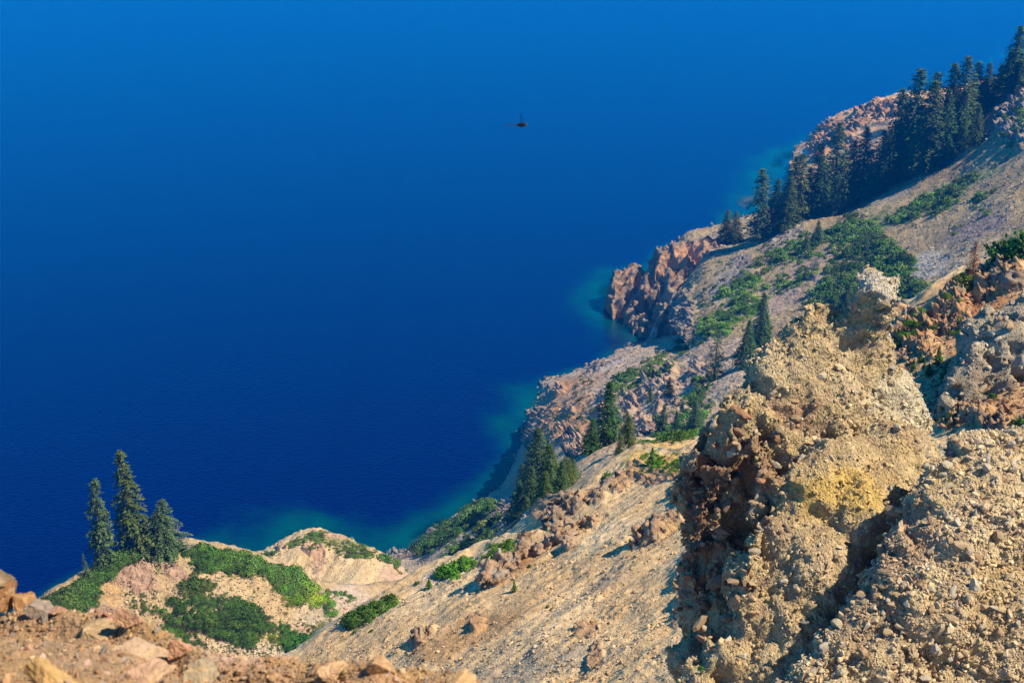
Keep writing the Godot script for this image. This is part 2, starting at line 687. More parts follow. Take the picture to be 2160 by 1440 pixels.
const SAND := Color(0.53, 0.355, 0.175)
const SAND_PALE := Color(0.60, 0.435, 0.24)
const CREAM := Color(0.70, 0.55, 0.34)
const YELLOW := Color(0.56, 0.36, 0.12)
const ORANGE := Color(0.46, 0.22, 0.09)
const RED := Color(0.30, 0.125, 0.055)
const ROCK := Color(0.20, 0.135, 0.10)
const ROCK_RED := Color(0.25, 0.12, 0.075)
const GREY := Color(0.30, 0.26, 0.215)
const GREY_DARK := Color(0.17, 0.145, 0.13)
const SCREE := Color(0.25, 0.20, 0.155)


func build_ground() -> void:
	var jobs := []
	# far down, a plain sheet under everything, from the rim to the lake bed
	jobs.append(["under", under_cols(), {"step": 30.0, "amp": 3.0, "freq": 0.02, "c1": SCREE, "c2": SAND, "mat": M.far_earth}])

	# the ledge in front of the camera
	var cols := []
	for e in [[-500, 1255, 6.6], [-250, 1275, 6.4], [-80, 1288, 6.2], [20, 1287, 6.0], [90, 1290, 5.9], [150, 1288, 5.8], [215, 1292, 5.7], [270, 1312, 5.5], [330, 1345, 5.3], [400, 1378, 5.1], [470, 1392, 5.0], [560, 1400, 4.9], [640, 1412, 4.8], [720, 1408, 4.7], [790, 1418, 4.6], [870, 1428, 4.6], [960, 1448, 4.5], [1040, 1475, 4.5], [1200, 1540, 4.4], [1450, 1640, 4.3], [1800, 1760, 4.2], [2400, 1900, 4.1]]:
		var x: float = e[0]
		e[1] += 68
		var cr := at(e[0], e[1], e[2])
		var c := [Vector3((x - 1080.0) / FOC * 6.0, 198.35, 3.0), Vector3((x - 1080.0) / FOC * 4.0, 198.2, -0.6)]
		c.append(at(x, maxf(1680.0, e[1] + 120.0), 2.7))
		c.append(at(x, maxf(1500.0, e[1] + 50.0), 3.5))
		c.append(at(x, lerpf(maxf(1500.0, e[1] + 50.0), e[1], 0.55), lerpf(3.5, e[2], 0.55)))
		c.append(cr)
		c.append(cr + Vector3(0, -0.55, -0.5))
		c.append(cr + Vector3(-0.3, -6.0, -2.2))
		c.append(cr + Vector3(-1.0, -26.0, -9.0))
		cols.append(c)
	jobs.append(["ledge", cols, {"step": 3.4, "rows_before": 2, "rows_seen": 6, "amp": 0.022, "freq": 4.0, "wobble": 0.4, "rock_freq": 14.0, "rocks": [[300, 1400, 500, 60, 0.2, 0.014], [100, 1330, 200, 40, 0.0, 0.014], [800, 1440, 300, 30, 0.1, 0.014]],
		"c1": Color(0.35, 0.215, 0.095), "c2": Color(0.40, 0.225, 0.09), "r1": Color(0.33, 0.20, 0.10), "r2": Color(0.38, 0.235, 0.13), "grain": 0.22, "col_freq": 2.2, "mat": M.near_earth,
		"blots": [[60, 1295, 60, 22, 0, Color(0.55, 0.2, 0.07)], [230, 1290, 60, 25, 0.3, Color(0.45, 0.2, 0.12)], [500, 1400, 120, 30, 0.1, Color(0.5, 0.33, 0.24)]]}])

	# the talus slope that falls to the left
	cols = []
	for e in [[540, 1440], [600, 1408], [640, 1385], [700, 1345], [760, 1300], [850, 1245], [900, 1217], [960, 1190], [1010, 1168], [1060, 1152], [1100, 1146], [1150, 1140], [1172, 1095], [1215, 1060], [1250, 1040], [1285, 1005], [1310, 985], [1345, 966], [1390, 958], [1450, 962], [1520, 930], [1620, 900], [1740, 850], [1830, 800], [1880, 745], [1915, 702], [1955, 655], [2000, 612], [2040, 582], [2090, 562], [2160, 545], [2260, 510], [2420, 460]]:
		var x: float = e[0]
		var c := []
		for y in [3600.0, 2100.0, 1600.0]:
			c.append(at(x, y, slope_d(x, y)))
		for f in [0.33, 0.66, 1.0]:
			var y := lerpf(1600.0, e[1], f)
			c.append(at(x, y, slope_d(x, y)))
		var crest: Vector3 = c[5]
		c.append(crest + Vector3(-1.0, -2.0, -3.0))
		c.append(crest + Vector3(-6.0, -16.0, -16.0))
		c.append(crest + Vector3(-12.0, -75.0, -70.0))
		cols.append(c)
	jobs.append(["talus", cols, {"step": 2.5, "rows_before": 2, "rows_seen": 5, "amp": 0.42, "freq": 0.17, "wobble": 0.9, "clod": 0.15, "rill": 0.12, "rill_freq": 0.4, "across": Vector3(0.45, 0, 0.89), "rock_freq": 1.5,
		"rocks": [[1165, 1085, 36, 40, 0, 0.6], [1090, 1165, 80, 16, -0.6, 0.5], [1260, 1050, 30, 20, 0.0, 0.4], [1300, 1020, 36, 16, -0.6, 0.35], [1390, 1000, 60, 22, 0.1, 0.45], [1440, 1010, 40, 25, 0, 0.5], [1390, 1130, 70, 20, -0.5, 0.6], [1240, 1330, 30, 14, -0.7, 0.4], [1010, 1320, 34, 18, -0.8, 0.4], [905, 1345, 28, 22, -0.9, 0.5], [1440, 1250, 18, 80, 0.1, 0.4], [1260, 1385, 14, 40, 0.2, 0.3], [1440, 1050, 30, 30, 0, 0.4],
			[1210, 1060, 30, 22, 0, .7], [2000, 640, 70, 18, -0.75, 1.0], [1930, 690, 50, 40, -0.6, 1.1], [2010, 650, 40, 30, 0.2, 0.8], [2110, 590, 60, 28, -0.3, 1.0], [1960, 735, 40, 24, 0, 0.7], [2030, 700, 40, 16, 0.3, 0.7], [2080, 890, 70, 26, 0.2, 0.8], [2000, 880, 40, 30, 0.2, 0.7], [2100, 700, 40, 30, -0.5, 0.6]],
		"c1": SAND, "c2": SAND_PALE, "r1": ROCK, "r2": Color(0.36, 0.215, 0.11), "grain": 0.3, "col_freq": 0.11, "mat": M.earth,
		"blots": [[2060, 650, 190, 110, -0.5, Color(0.43, 0.20, 0.075), 0.8], [1920, 720, 70, 60, -0.4, RED, 0.8], [2090, 730, 120, 40, -0.4, Color(0.40, 0.2, 0.08)], [1400, 975, 100, 22, 0.0, YELLOW], [1340, 960, 40, 18, -.5, YELLOW], [1280, 1130, 120, 30, -0.45, SAND_PALE], [960, 1200, 130, 24, -0.35, Color(0.52, 0.38, 0.25)], [1100, 1180, 90, 34, -0.5, Color(0.40, 0.225, 0.10)], [1000, 1330, 200, 40, -0.45, Color(0.43, 0.26, 0.12)], [1150, 1400, 260, 40, -0.2, Color(0.42, 0.32, 0.20)], [1300, 1230, 80, 30, -0.4, Color(0.40, 0.285, 0.17)], [1200, 1070, 30, 26, 0, Color(0.28, 0.22, 0.17)], [2070, 860, 160, 70, 0, Color(0.42, 0.25, 0.12)], [1960, 800, 80, 50, 0, Color(0.50, 0.31, 0.17)]]}])

	# a paler shoulder behind it, with conifers along its crest
	cols = []
	for e in [[1040, 1200, 100, 1175, 118, 1155, 140], [1100, 1180, 98, 1140, 115, 1100, 140], [1150, 1160, 96, 1100, 116, 1060, 142], [1185, 1140, 95, 1060, 116, 1012, 142], [1215, 1110, 94, 1040, 115, 978, 142], [1260, 1080, 93, 1010, 114, 950, 142], [1300, 1060, 92, 990, 113, 934, 140], [1345, 1040, 92, 970, 112, 926, 138], [1395, 1020, 91, 965, 110, 932, 136], [1430, 1020, 90, 960, 110, 922, 134], [1470, 1010, 90, 950, 110, 920, 134], [1600, 1000, 90, 940, 110, 900, 134], [1800, 960, 88, 880, 108, 840, 130]]:
		cols.append(col_of([[e[0], e[1], e[2]], [e[0], e[3], e[4]], [e[0], e[5], e[6]]], [Vector3(-1.5, -3.0, -3.0), Vector3(-8, -30, -28), Vector3(-20, -90, -90)]))
	jobs.append(["shoulder", cols, {"step": 2.5, "rows_seen": 2, "amp": 0.5, "freq": 0.12, "clod": 0.2, "rill": 0.2, "rill_freq": 0.3, "across": Vector3(0.45, 0, 0.89), "rock_freq": 0.9, "rocks": [[1150, 1110, 60, 30, -0.4, 1.4], [1180, 1040, 14, 50, 0.2, 1.2], [1340, 985, 16, 22, -.5, 0.7]],
		"c1": Color(0.45, 0.31, 0.18), "c2": Color(0.53, 0.38, 0.23), "r1": GREY_DARK, "r2": GREY, "grain": 0.25, "mat": M.earth, "blots": [[1420, 945, 90, 26, 0, YELLOW], [1290, 1010, 60, 30, -0.5, Color(0.44, 0.32, 0.21)]]}])

	# the rounded hill on the left, above the gully
	cols = []
	for e in [[-260, 1420, 186], [-120, 1372, 188], [-20, 1330, 190], [60, 1294, 192], [105, 1270, 195], [160, 1240, 199], [205, 1206, 203], [250, 1184, 206], [300, 1168, 208], [360, 1163, 210], [420, 1166, 211], [480, 1176, 212], [540, 1192, 213], [590, 1208, 215], [640, 1228, 217], [690, 1246, 220], [740, 1252, 224], [800, 1250, 228], [860, 1248, 232], [930, 1230, 236], [1020, 1200, 240]]:
		var x: float = e[0]
		var low: float = e[2] - 16.0 - 10.0 * clampf((x - 500.0) / 300.0, 0.0, 1.0)
		var bulge := 4.0 * exp(-pow((x - 430.0) / 130.0, 2.0))
		var mid_y: float = lerpf(e[1], 1500.0, 0.3)
		var mid2: float = lerpf(e[1], 1500.0, 0.6)
		cols.append(col_of([[x, 1620.0, low - 14.0], [x, 1500.0, low - 3.0], [x, mid2, lerpf(e[2], low, 0.62) + 1.0 - bulge * 0.6], [x, mid_y, lerpf(e[2], low, 0.3) - bulge], [x, e[1], e[2]]], [Vector3(-2, -2.5, -6), Vector3(-10, -25, -28), Vector3(-20, -95, -110)]))
	jobs.append(["hill", cols, {"step": 2.3, "rows_before": 1, "rows_seen": 4, "amp": 0.9, "freq": 0.06, "clod": 0.6, "wobble": 0.6, "rill": 0.35, "rill_freq": 0.16, "across": Vector3(0.8, 0, -0.6), "rock_freq": 0.8,
		"rocks": [[285, 1215, 60, 36, 0.3, 0.9], [250, 1200, 40, 20, -0.5, 0.8], [370, 1210, 44, 14, 0.4, 0.6], [210, 1290, 50, 18, 0.1, 0.7], [640, 1345, 30, 20, 0.3, 0.5], [690, 1280, 22, 14, 0.3, 0.5], [670, 1335, 40, 10, 0.4, 0.7]],
		"c1": Color(0.35, 0.245, 0.125), "c2": Color(0.40, 0.29, 0.155), "r1": Color(0.27, 0.17, 0.13), "r2": Color(0.36, 0.225, 0.15), "grain": 0.25, "col_freq": 0.05, "mat": M.far_earth,
		"blots": [[220, 1245, 60, 40, 0.2, Color(0.40, 0.255, 0.12)], [460, 1240, 90, 50, 0.5, Color(0.42, 0.305, 0.17)], [700, 1330, 130, 60, 0.3, Color(0.36, 0.29, 0.20), 0.8], [560, 1370, 140, 26, 0.1, Color(0.42, 0.33, 0.23)], [740, 1262, 70, 40, 0, Color(0.40, 0.315, 0.24)], [670, 1345, 40, 12, 0.3, Color(0.36, 0.34, 0.28)], [520, 1345, 70, 16, 0.1, Color(0.3, 0.28, 0.1)], [330, 1170, 40, 10, 0, Color(0.62, 0.46, 0.3)]]}])

	# the cream coloured knoll beyond
	cols = []
	for e in [[470, 1182, 270], [520, 1180, 270], [560, 1168, 270], [585, 1158, 271], [620, 1137, 272], [655, 1126, 272], [690, 1124, 272], [730, 1136, 271], [775, 1160, 270], [815, 1178, 269], [840, 1196, 268], [858, 1214, 266], [880, 1232, 264]]:
		var y2: float = maxf(e[1] + 30.0, 1195.0)
		cols.append(col_of([[e[0], 1330, 246], [e[0], 1262, 252], [e[0], y2, 263], [e[0], e[1], e[2]]], [Vector3(-2, -3, -5), Vector3(-6, -20, -22), Vector3(-12, -70, -75)]))
	jobs.append(["knoll", cols, {"step": 2.3, "rows_before": 1, "rows_seen": 3, "amp": 1.1, "freq": 0.06, "clod": 0.8, "rill": 0.5, "rill_freq": 0.12, "across": Vector3(0.9, 0, 0.2), "wobble": 0.5, "rock_freq": 0.7, "rocks": [[660, 1160, 34, 18, 0.4, 1.1], [690, 1130, 50, 8, 0.2, 0.6], [600, 1155, 18, 10, -0.3, 0.9], [672, 1190, 16, 24, 0.1, 0.7]],
		"c1": Color(0.46, 0.335, 0.18), "c2": Color(0.53, 0.405, 0.23), "r1": Color(0.34, 0.21, 0.15), "r2": Color(0.46, 0.30, 0.19), "grain": 0.14, "col_freq": 0.06, "mat": M.far_earth, "blots": [[720, 1146, 70, 26, 0.35, Color(0.26, 0.24, 0.10)], [830, 1205, 40, 34, 0.8, Color(0.46, 0.32, 0.22)], [620, 1238, 60, 20, 0.3, Color(0.40, 0.34, 0.22)]]}])

	# the strip of shore between the knoll and the conifers
	cols = []
	cols.append(col_of([[700, 1260, 262], [735, 1240, 285], [765, 1200, 325], [785, 1180, 353], [790, 1150, 376], [790, 1120, 420]]))
	cols.append(col_of([[800, 1270, 258], [815, 1235, 285], [828, 1200, 322], [840, 1170, 356], [835, 1140, 378], [830, 1110, 425]]))
	cols.append(col_of([[900, 1280, 250], [895, 1230, 280], [893, 1190, 315], [888, 1152, 362], [875, 1125, 388], [860, 1095, 430]]))
	cols.append(col_of([[960, 1260, 240], [960, 1200, 270], [955, 1140, 315], [940, 1098, 376], [915, 1075, 396], [880, 1050, 435]]))
	cols.append(col_of([[1040, 1240, 225], [1030, 1170, 255], [1025, 1100, 305], [1015, 1058, 380], [975, 1035, 408], [930, 1010, 450]]))
	cols.append(col_of([[1110, 1220, 205], [1095, 1140, 235], [1085, 1070, 285], [1075, 1035, 370], [1040, 1000, 415], [990, 980, 460]]))
	cols.append(col_of([[1200, 1200, 190], [1170, 1110, 220], [1150, 1030, 265], [1120, 985, 340], [1085, 965, 412], [1040, 950, 470]]))
	cols.append(col_of([[1320, 1180, 180], [1260, 1060, 210], [1210, 990, 260], [1170, 930, 340], [1105, 915, 418], [1060, 900, 475]]))
	jobs.append(["strand", cols, {"step": 2.4, "rows_seen": 5, "amp": 1.2, "freq": 0.05, "rill": 0.5, "rill_freq": 0.12, "across": Vector3(0.5, 0, -0.85), "wobble": 0.6, "rock_freq": 0.6, "rocks": [[1035, 1075, 34, 20, -0.3, 1.6], [1000, 1150, 20, 18, 0, 1.4], [1130, 1110, 40, 40, 0, 1.6], [930, 1205, 40, 8, 0.4, 0.8]],
		"c1": Color(0.38, 0.29, 0.185), "c2": Color(0.46, 0.36, 0.24), "r1": GREY_DARK, "r2": GREY, "grain": 0.25, "col_freq": 0.05, "mat": M.far_earth, "blots": [[1040, 1075, 40, 26, -0.3, Color(0.46, 0.27, 0.18)], [850, 1175, 60, 8, -0.3, Color(0.16, 0.12, 0.09)], [900, 1115, 90, 14, -0.65, Color(0.22, 0.18, 0.12)], [930, 1200, 60, 20, 0, Color(0.55, 0.42, 0.27)], [1030, 1130, 60, 14, -0.5, Color(0.40, 0.29, 0.19)]]}])

	# the spur with the orange face, then the slope up to the headland
	cols = []
	cols.append(col_of([[1170, 1090, 262], [1150, 1020, 300], [1125, 965, 350], [1108, 925, 416], [1085, 905, 430], [1040, 890, 480]]))
	cols.append(col_of([[1230, 1040, 262], [1190, 960, 305], [1150, 890, 380], [1122, 882, 424], [1100, 865, 446], [1050, 840, 500]]))
	cols.append(col_of([[1290, 1010, 262], [1230, 940, 305], [1185, 870, 372], [1162, 816, 436], [1125, 800, 458], [1070, 780, 520]]))
	cols.append(col_of([[1350, 990, 260], [1290, 910, 300], [1240, 840, 366], [1205, 798, 430], [1185, 790, 452], [1130, 760, 540]]))
	cols.append(col_of([[1420, 970, 258], [1360, 880, 298], [1310, 815, 360], [1275, 768, 430], [1262, 764, 455], [1210, 740, 540]]))
	cols.append(col_of([[1490, 950, 256], [1430, 850, 298], [1385, 785, 358], [1340, 740, 430], [1330, 738, 456], [1290, 715, 540]]))
	cols.append(col_of([[1560, 930, 254], [1490, 820, 298], [1440, 752, 362], [1410, 722, 425], [1395, 722, 450], [1350, 700, 540]]))
	cols.append(col_of([[1640, 900, 252], [1550, 780, 298], [1500, 725, 362], [1475, 700, 410], [1450, 705, 440], [1420, 690, 520]]))
	cols.append(col_of([[1780, 860, 250], [1650, 750, 298], [1590, 705, 350], [1550, 690, 385], [1520, 695, 410], [1480, 690, 480]]))
	jobs.append(["spur", cols, {"step": 2.4, "rows_seen": 3, "amp": 1.6, "freq": 0.045, "clod": 0.7, "rill": 0.8, "rill_freq": 0.1, "across": Vector3(0.55, 0, -0.83), "wobble": 0.55, "rock_freq": 0.45,
		"rocks": [[1395, 810, 60, 34, -0.6, 3.2], [1300, 860, 50, 40, -0.4, 2.4], [1215, 940, 30, 36, -0.6, 2.8], [1175, 825, 24, 14, -0.3, 2.2], [1120, 905, 14, 36, 0.3, 2.0], [1420, 870, 60, 40, 0.2, 2.2], [1340, 905, 50, 30, 0, 2.0], [1260, 775, 30, 8, -.3, 1.5], [1480, 800, 30, 40, 0.2, 2.0], [1205, 870, 16, 10, 0.3, 1.6], [1105, 935, 34, 90, 0.35, 2.6]],
		"c1": Color(0.42, 0.29, 0.175), "c2": Color(0.46, 0.345, 0.23), "r1": Color(0.25, 0.19, 0.145), "r2": Color(0.36, 0.245, 0.165), "grain": 0.3, "col_freq": 0.04, "mat": M.far_earth,
		"blots": [[1195, 890, 85, 95, 0.5, Color(0.58, 0.30, 0.13), 0.6], [1190, 815, 40, 22, -0.4, Color(0.52, 0.27, 0.11)], [1250, 800, 60, 14, -0.5, Color(0.46, 0.285, 0.155)], [1440, 750, 60, 14, -0.5, Color(0.36, 0.275, 0.19)], [1290, 770, 60, 10, -0.5, Color(0.42, 0.35, 0.27)], [1210, 1000, 60, 40, -0.4, Color(0.42, 0.27, 0.16)], [1340, 830, 24, 40, 0.4, Color(0.40, 0.24, 0.155)]]}])

	# the wide grey scree slope on the right, under the row of conifers
	cols = []
	cols.append(col_of([[1500, 830, 330], [1455, 735, 372], [1425, 690, 420], [1420, 640, 478], [1400, 640, 490], [1390, 600, 530]]))
	cols.append(col_of([[1560, 800, 325], [1510, 710, 362], [1480, 620, 425], [1480, 545, 482], [1450, 525, 500], [1440, 500, 560]]))
	cols.append(col_of([[1640, 780, 320], [1590, 680, 358], [1555, 580, 425], [1535, 520, 482], [1510, 505, 505], [1500, 480, 570]]))
	cols.append(col_of([[1730, 760, 312], [1680, 650, 354], [1640, 550, 425], [1610, 490, 482], [1590, 485, 510], [1570, 460, 580]]))
	cols.append(col_of([[1830, 740, 302], [1780, 620, 348], [1740, 510, 420], [1700, 452, 480], [1680, 452, 510], [1650, 430, 590]]))
	cols.append(col_of([[1920, 710, 290], [1880, 580, 342], [1840, 480, 412], [1800, 422, 475], [1780, 425, 510], [1740, 400, 590]]))
	cols.append(col_of([[2000, 680, 280], [1970, 550, 336], [1940, 440, 405], [1900, 378, 468], [1875, 385, 505], [1820, 370, 590]]))
	cols.append(col_of([[2080, 650, 270], [2060, 510, 330], [2035, 400, 395], [2005, 312, 462], [1975, 325, 500], [1900, 320, 590]]))
	cols.append(col_of([[2170, 620, 262], [2150, 470, 322], [2130, 350, 385], [2090, 225, 455], [2055, 240, 495], [1980, 250, 590]]))
	cols.append(col_of([[2280, 590, 255], [2250, 440, 315], [2220, 310, 375], [2165, 182, 450], [2130, 195, 490], [2060, 210, 590]]))
	cols.append(col_of([[2420, 550, 250], [2380, 400, 308], [2330, 270, 368], [2270, 130, 445], [2240, 140, 490], [2180, 160, 590]]))
	jobs.append(["scree", cols, {"step": 2.3, "rows_seen": 3, "amp": 1.3, "freq": 0.04, "clod": 0.6, "rill": 0.5, "rill_freq": 0.14, "across": Vector3(0.5, 0, -0.85), "wobble": 0.5, "rock_freq": 0.5,
		"rocks": [[2140, 260, 40, 60, -0.3, 2.6], [1850, 395, 30, 14, 0, 1.0], [1570, 560, 30, 30, 0.4, 1.0], [1720, 590, 20, 12, 0, 1.5], [2150, 210, 30, 30, 0, 2.4], [1440, 680, 34, 80, 0.2, 2.6], [1500, 520, 60, 26, -0.3, 1.6], [1660, 500, 60, 14, -0.6, 1.0]],
		"c1": Color(0.32, 0.23, 0.115), "c2": Color(0.38, 0.285, 0.15), "r1": GREY_DARK, "r2": Color(0.30, 0.25, 0.20), "grain": 0.3, "col_freq": 0.035, "mat": M.far_earth,
		"blots": [[1960, 560, 80, 34, -0.2, Color(0.42, 0.36, 0.27)], [1880, 410, 110, 16, -0.5, Color(0.30, 0.26, 0.18)], [2060, 480, 90, 40, -0.4, Color(0.25, 0.19, 0.15)], [2070, 370, 110, 24, -0.6, Color(0.22, 0.22, 0.10), 0.8], [1850, 470, 90, 24, -0.3, Color(0.20, 0.22, 0.09), 0.8], [1640, 640, 80, 26, -0.5, Color(0.34, 0.25, 0.18)], [1690, 570, 90, 20, -0.5, Color(0.33, 0.235, 0.16)], [1530, 600, 40, 60, 0.5, Color(0.34, 0.28, 0.2)], [2000, 270, 60, 18, -0.8, Color(0.36, 0.24, 0.17)], [1650, 470, 50, 20, -0.5, Color(0.34, 0.2, 0.14)]]}])

	# the far ridge with its sandy cliff, running up out of the picture
	cols = []
	cols.append(col_of([[1680, 420, 590], [1668, 345, 640], [1682, 322, 662], [1676, 312, 676], [1650, 300, 720]]))
	cols.append(col_of([[1720, 420, 580], [1720, 345, 618], [1718, 305, 655], [1708, 299, 672], [1690, 285, 720]]))
	cols.append(col_of([[1770, 410, 570], [1770, 330, 602], [1760, 276, 645], [1752, 271, 662], [1730, 260, 720]]))
	cols.append(col_of([[1820, 400, 560], [1820, 315, 590], [1805, 246, 636], [1797, 243, 655], [1770, 240, 720]]))
	cols.append(col_of([[1880, 380, 548], [1875, 295, 578], [1858, 224, 626], [1850, 221, 648], [1820, 220, 720]]))
	cols.append(col_of([[1950, 360, 536], [1945, 280, 566], [1920, 205, 616], [1905, 205, 640], [1880, 205, 720]]))
	cols.append(col_of([[2040, 330, 520], [2030, 250, 550], [2010, 195, 604], [1990, 195, 630], [1960, 195, 720]]))
	cols.append(col_of([[2140, 290, 500], [2130, 215, 530], [2105, 178, 590], [2085, 180, 620], [2060, 180, 720]]))
	cols.append(col_of([[2260, 250, 480], [2250, 180, 510], [2230, 135, 575], [2210, 140, 610], [2190, 150, 720]]))
	jobs.append(["ridge", cols, {"step": 2.4, "rows_seen": 2, "amp": 2.2, "freq": 0.035, "rill": 1.4, "rill_freq": 0.07, "across": Vector3(0.9, 0, -0.4), "wobble": 0.5, "rock_freq": 0.35, "rocks": [[1755, 285, 50, 26, -0.4, 3.0], [1830, 248, 60, 22, -0.5, 3.0], [1890, 225, 50, 16, -0.3, 2.6], [1730, 320, 30, 24, -0.4, 3.0], [1790, 300, 30, 20, 0, 2.5], [2060, 215, 60, 24, -0.5, 3.0]],
		"c1": Color(0.52, 0.29, 0.13), "c2": Color(0.66, 0.43, 0.22), "r1": Color(0.22, 0.11, 0.07), "r2": Color(0.46, 0.25, 0.13), "grain": 0.3, "col_freq": 0.05, "mat": M.far_earth, "blots": [[1700, 322, 16, 12, 0, Color(0.55, 0.5, 0.44)], [1740, 300, 40, 12, -0.6, Color(0.25, 0.17, 0.14)], [1880, 300, 60, 40, -0.5, Color(0.35, 0.25, 0.18)]]}])

	var ids := []
	for j in jobs: ids.append(WorkerThreadPool.add_task(sheet.bind(j[0], j[1], j[2])))
	for i in ids: WorkerThreadPool.wait_for_task_completion(i)
	show_sheet("under", "terrain", "broad lower ground of the crater wall")
	show_sheet("ledge", "rocky_ledge", "rubbly orange ledge right in front of the camera")
	show_sheet("talus", "talus_slope", "tan talus slope falling to the left, scattered with stones")
	show_sheet("shoulder", "sandy_shoulder", "pale sandy shoulder behind the talus slope, conifers on its crest")
	show_sheet("hill", "rounded_hill", "rounded tan hill with green scrub on the left above the gully")
	show_sheet("knoll", "cream_knoll", "cream coloured knoll beside the turquoise shallows")
	show_sheet("strand", "shore_slope", "low slope down to the gravel shore beyond the gully")
	show_sheet("spur", "orange_spur", "spur with an orange face above the lake")
	show_sheet("scree", "scree_slope", "wide grey brown scree slope under the row of conifers")
	show_sheet("ridge", "far_ridge", "far ridge with a sandy orange cliff above the water")


func under_cols() -> Array:
	var cols := []
	for x in [-3000.0, -900.0, -200.0, 300.0, 700.0, 1000.0, 1300.0, 1600.0, 1900.0, 2200.0, 2600.0, 3400.0, 5200.0]:
		var u: float = (x - 1080.0) / FOC
		var lift: float = maxf(0.0, u) * 150.0
		var c := []
		c.append(Vector3(u * 200.0 - 10.0, 199.0, 60.0))
		c.append(Vector3(u * 20.0, 192.0, 2.0))
		c.append(Vector3(u * 40.0, 150.0, -40.0))
		c.append(Vector3(u * 110.0, 88.0 + lift * 0.2, -105.0))
		c.append(Vector3(u * 180.0, 55.0 + lift * 0.3, -170.0))
		c.append(Vector3(u * 290.0, 2.0 + lift * 0.4, -265.0))
		c.append(Vector3(u * 400.0, -24.0 + lift * 0.7, -360.0))
		c.append(Vector3(u * 700.0, -45.0 + lift * 0.9, -640.0))
		c.append(Vector3(u * 1200.0, -58.0 + lift, -1100.0))
		cols.append(c)
	return cols


# ------------------------------------------------------------------ rocks
func show_solid(key: String, called: String, label: String, category: String, group := "") -> Node3D:
	var s: Dictionary = solids[key]
	var mid := Vector3.ZERO
	var low := 1e9
	for p in s.v:
		mid += p
		low = minf(low, p.y)
	mid /= s.v.size()
	var foot := Vector3(mid.x, low, mid.z)
	var v := PackedVector3Array()
	v.resize(s.v.size())
	for k in v.size(): v[k] = s.v[k] - foot
	var o := base(called, foot)
	put("rock_body", arrays(v, s.n, s.c, s.idx, s.mat), o)
	tag(o, label, category, group)
	return o


func on_slope(list: Array) -> Array:        # balls half sunk in the talus slope
	var out := []
	for b in list:
		out.append([b[0], b[1], slope_d(b[0], b[1]) - b[2] * 0.011, b[2], b[3] if b.size() > 3 else 1.0])
	return out


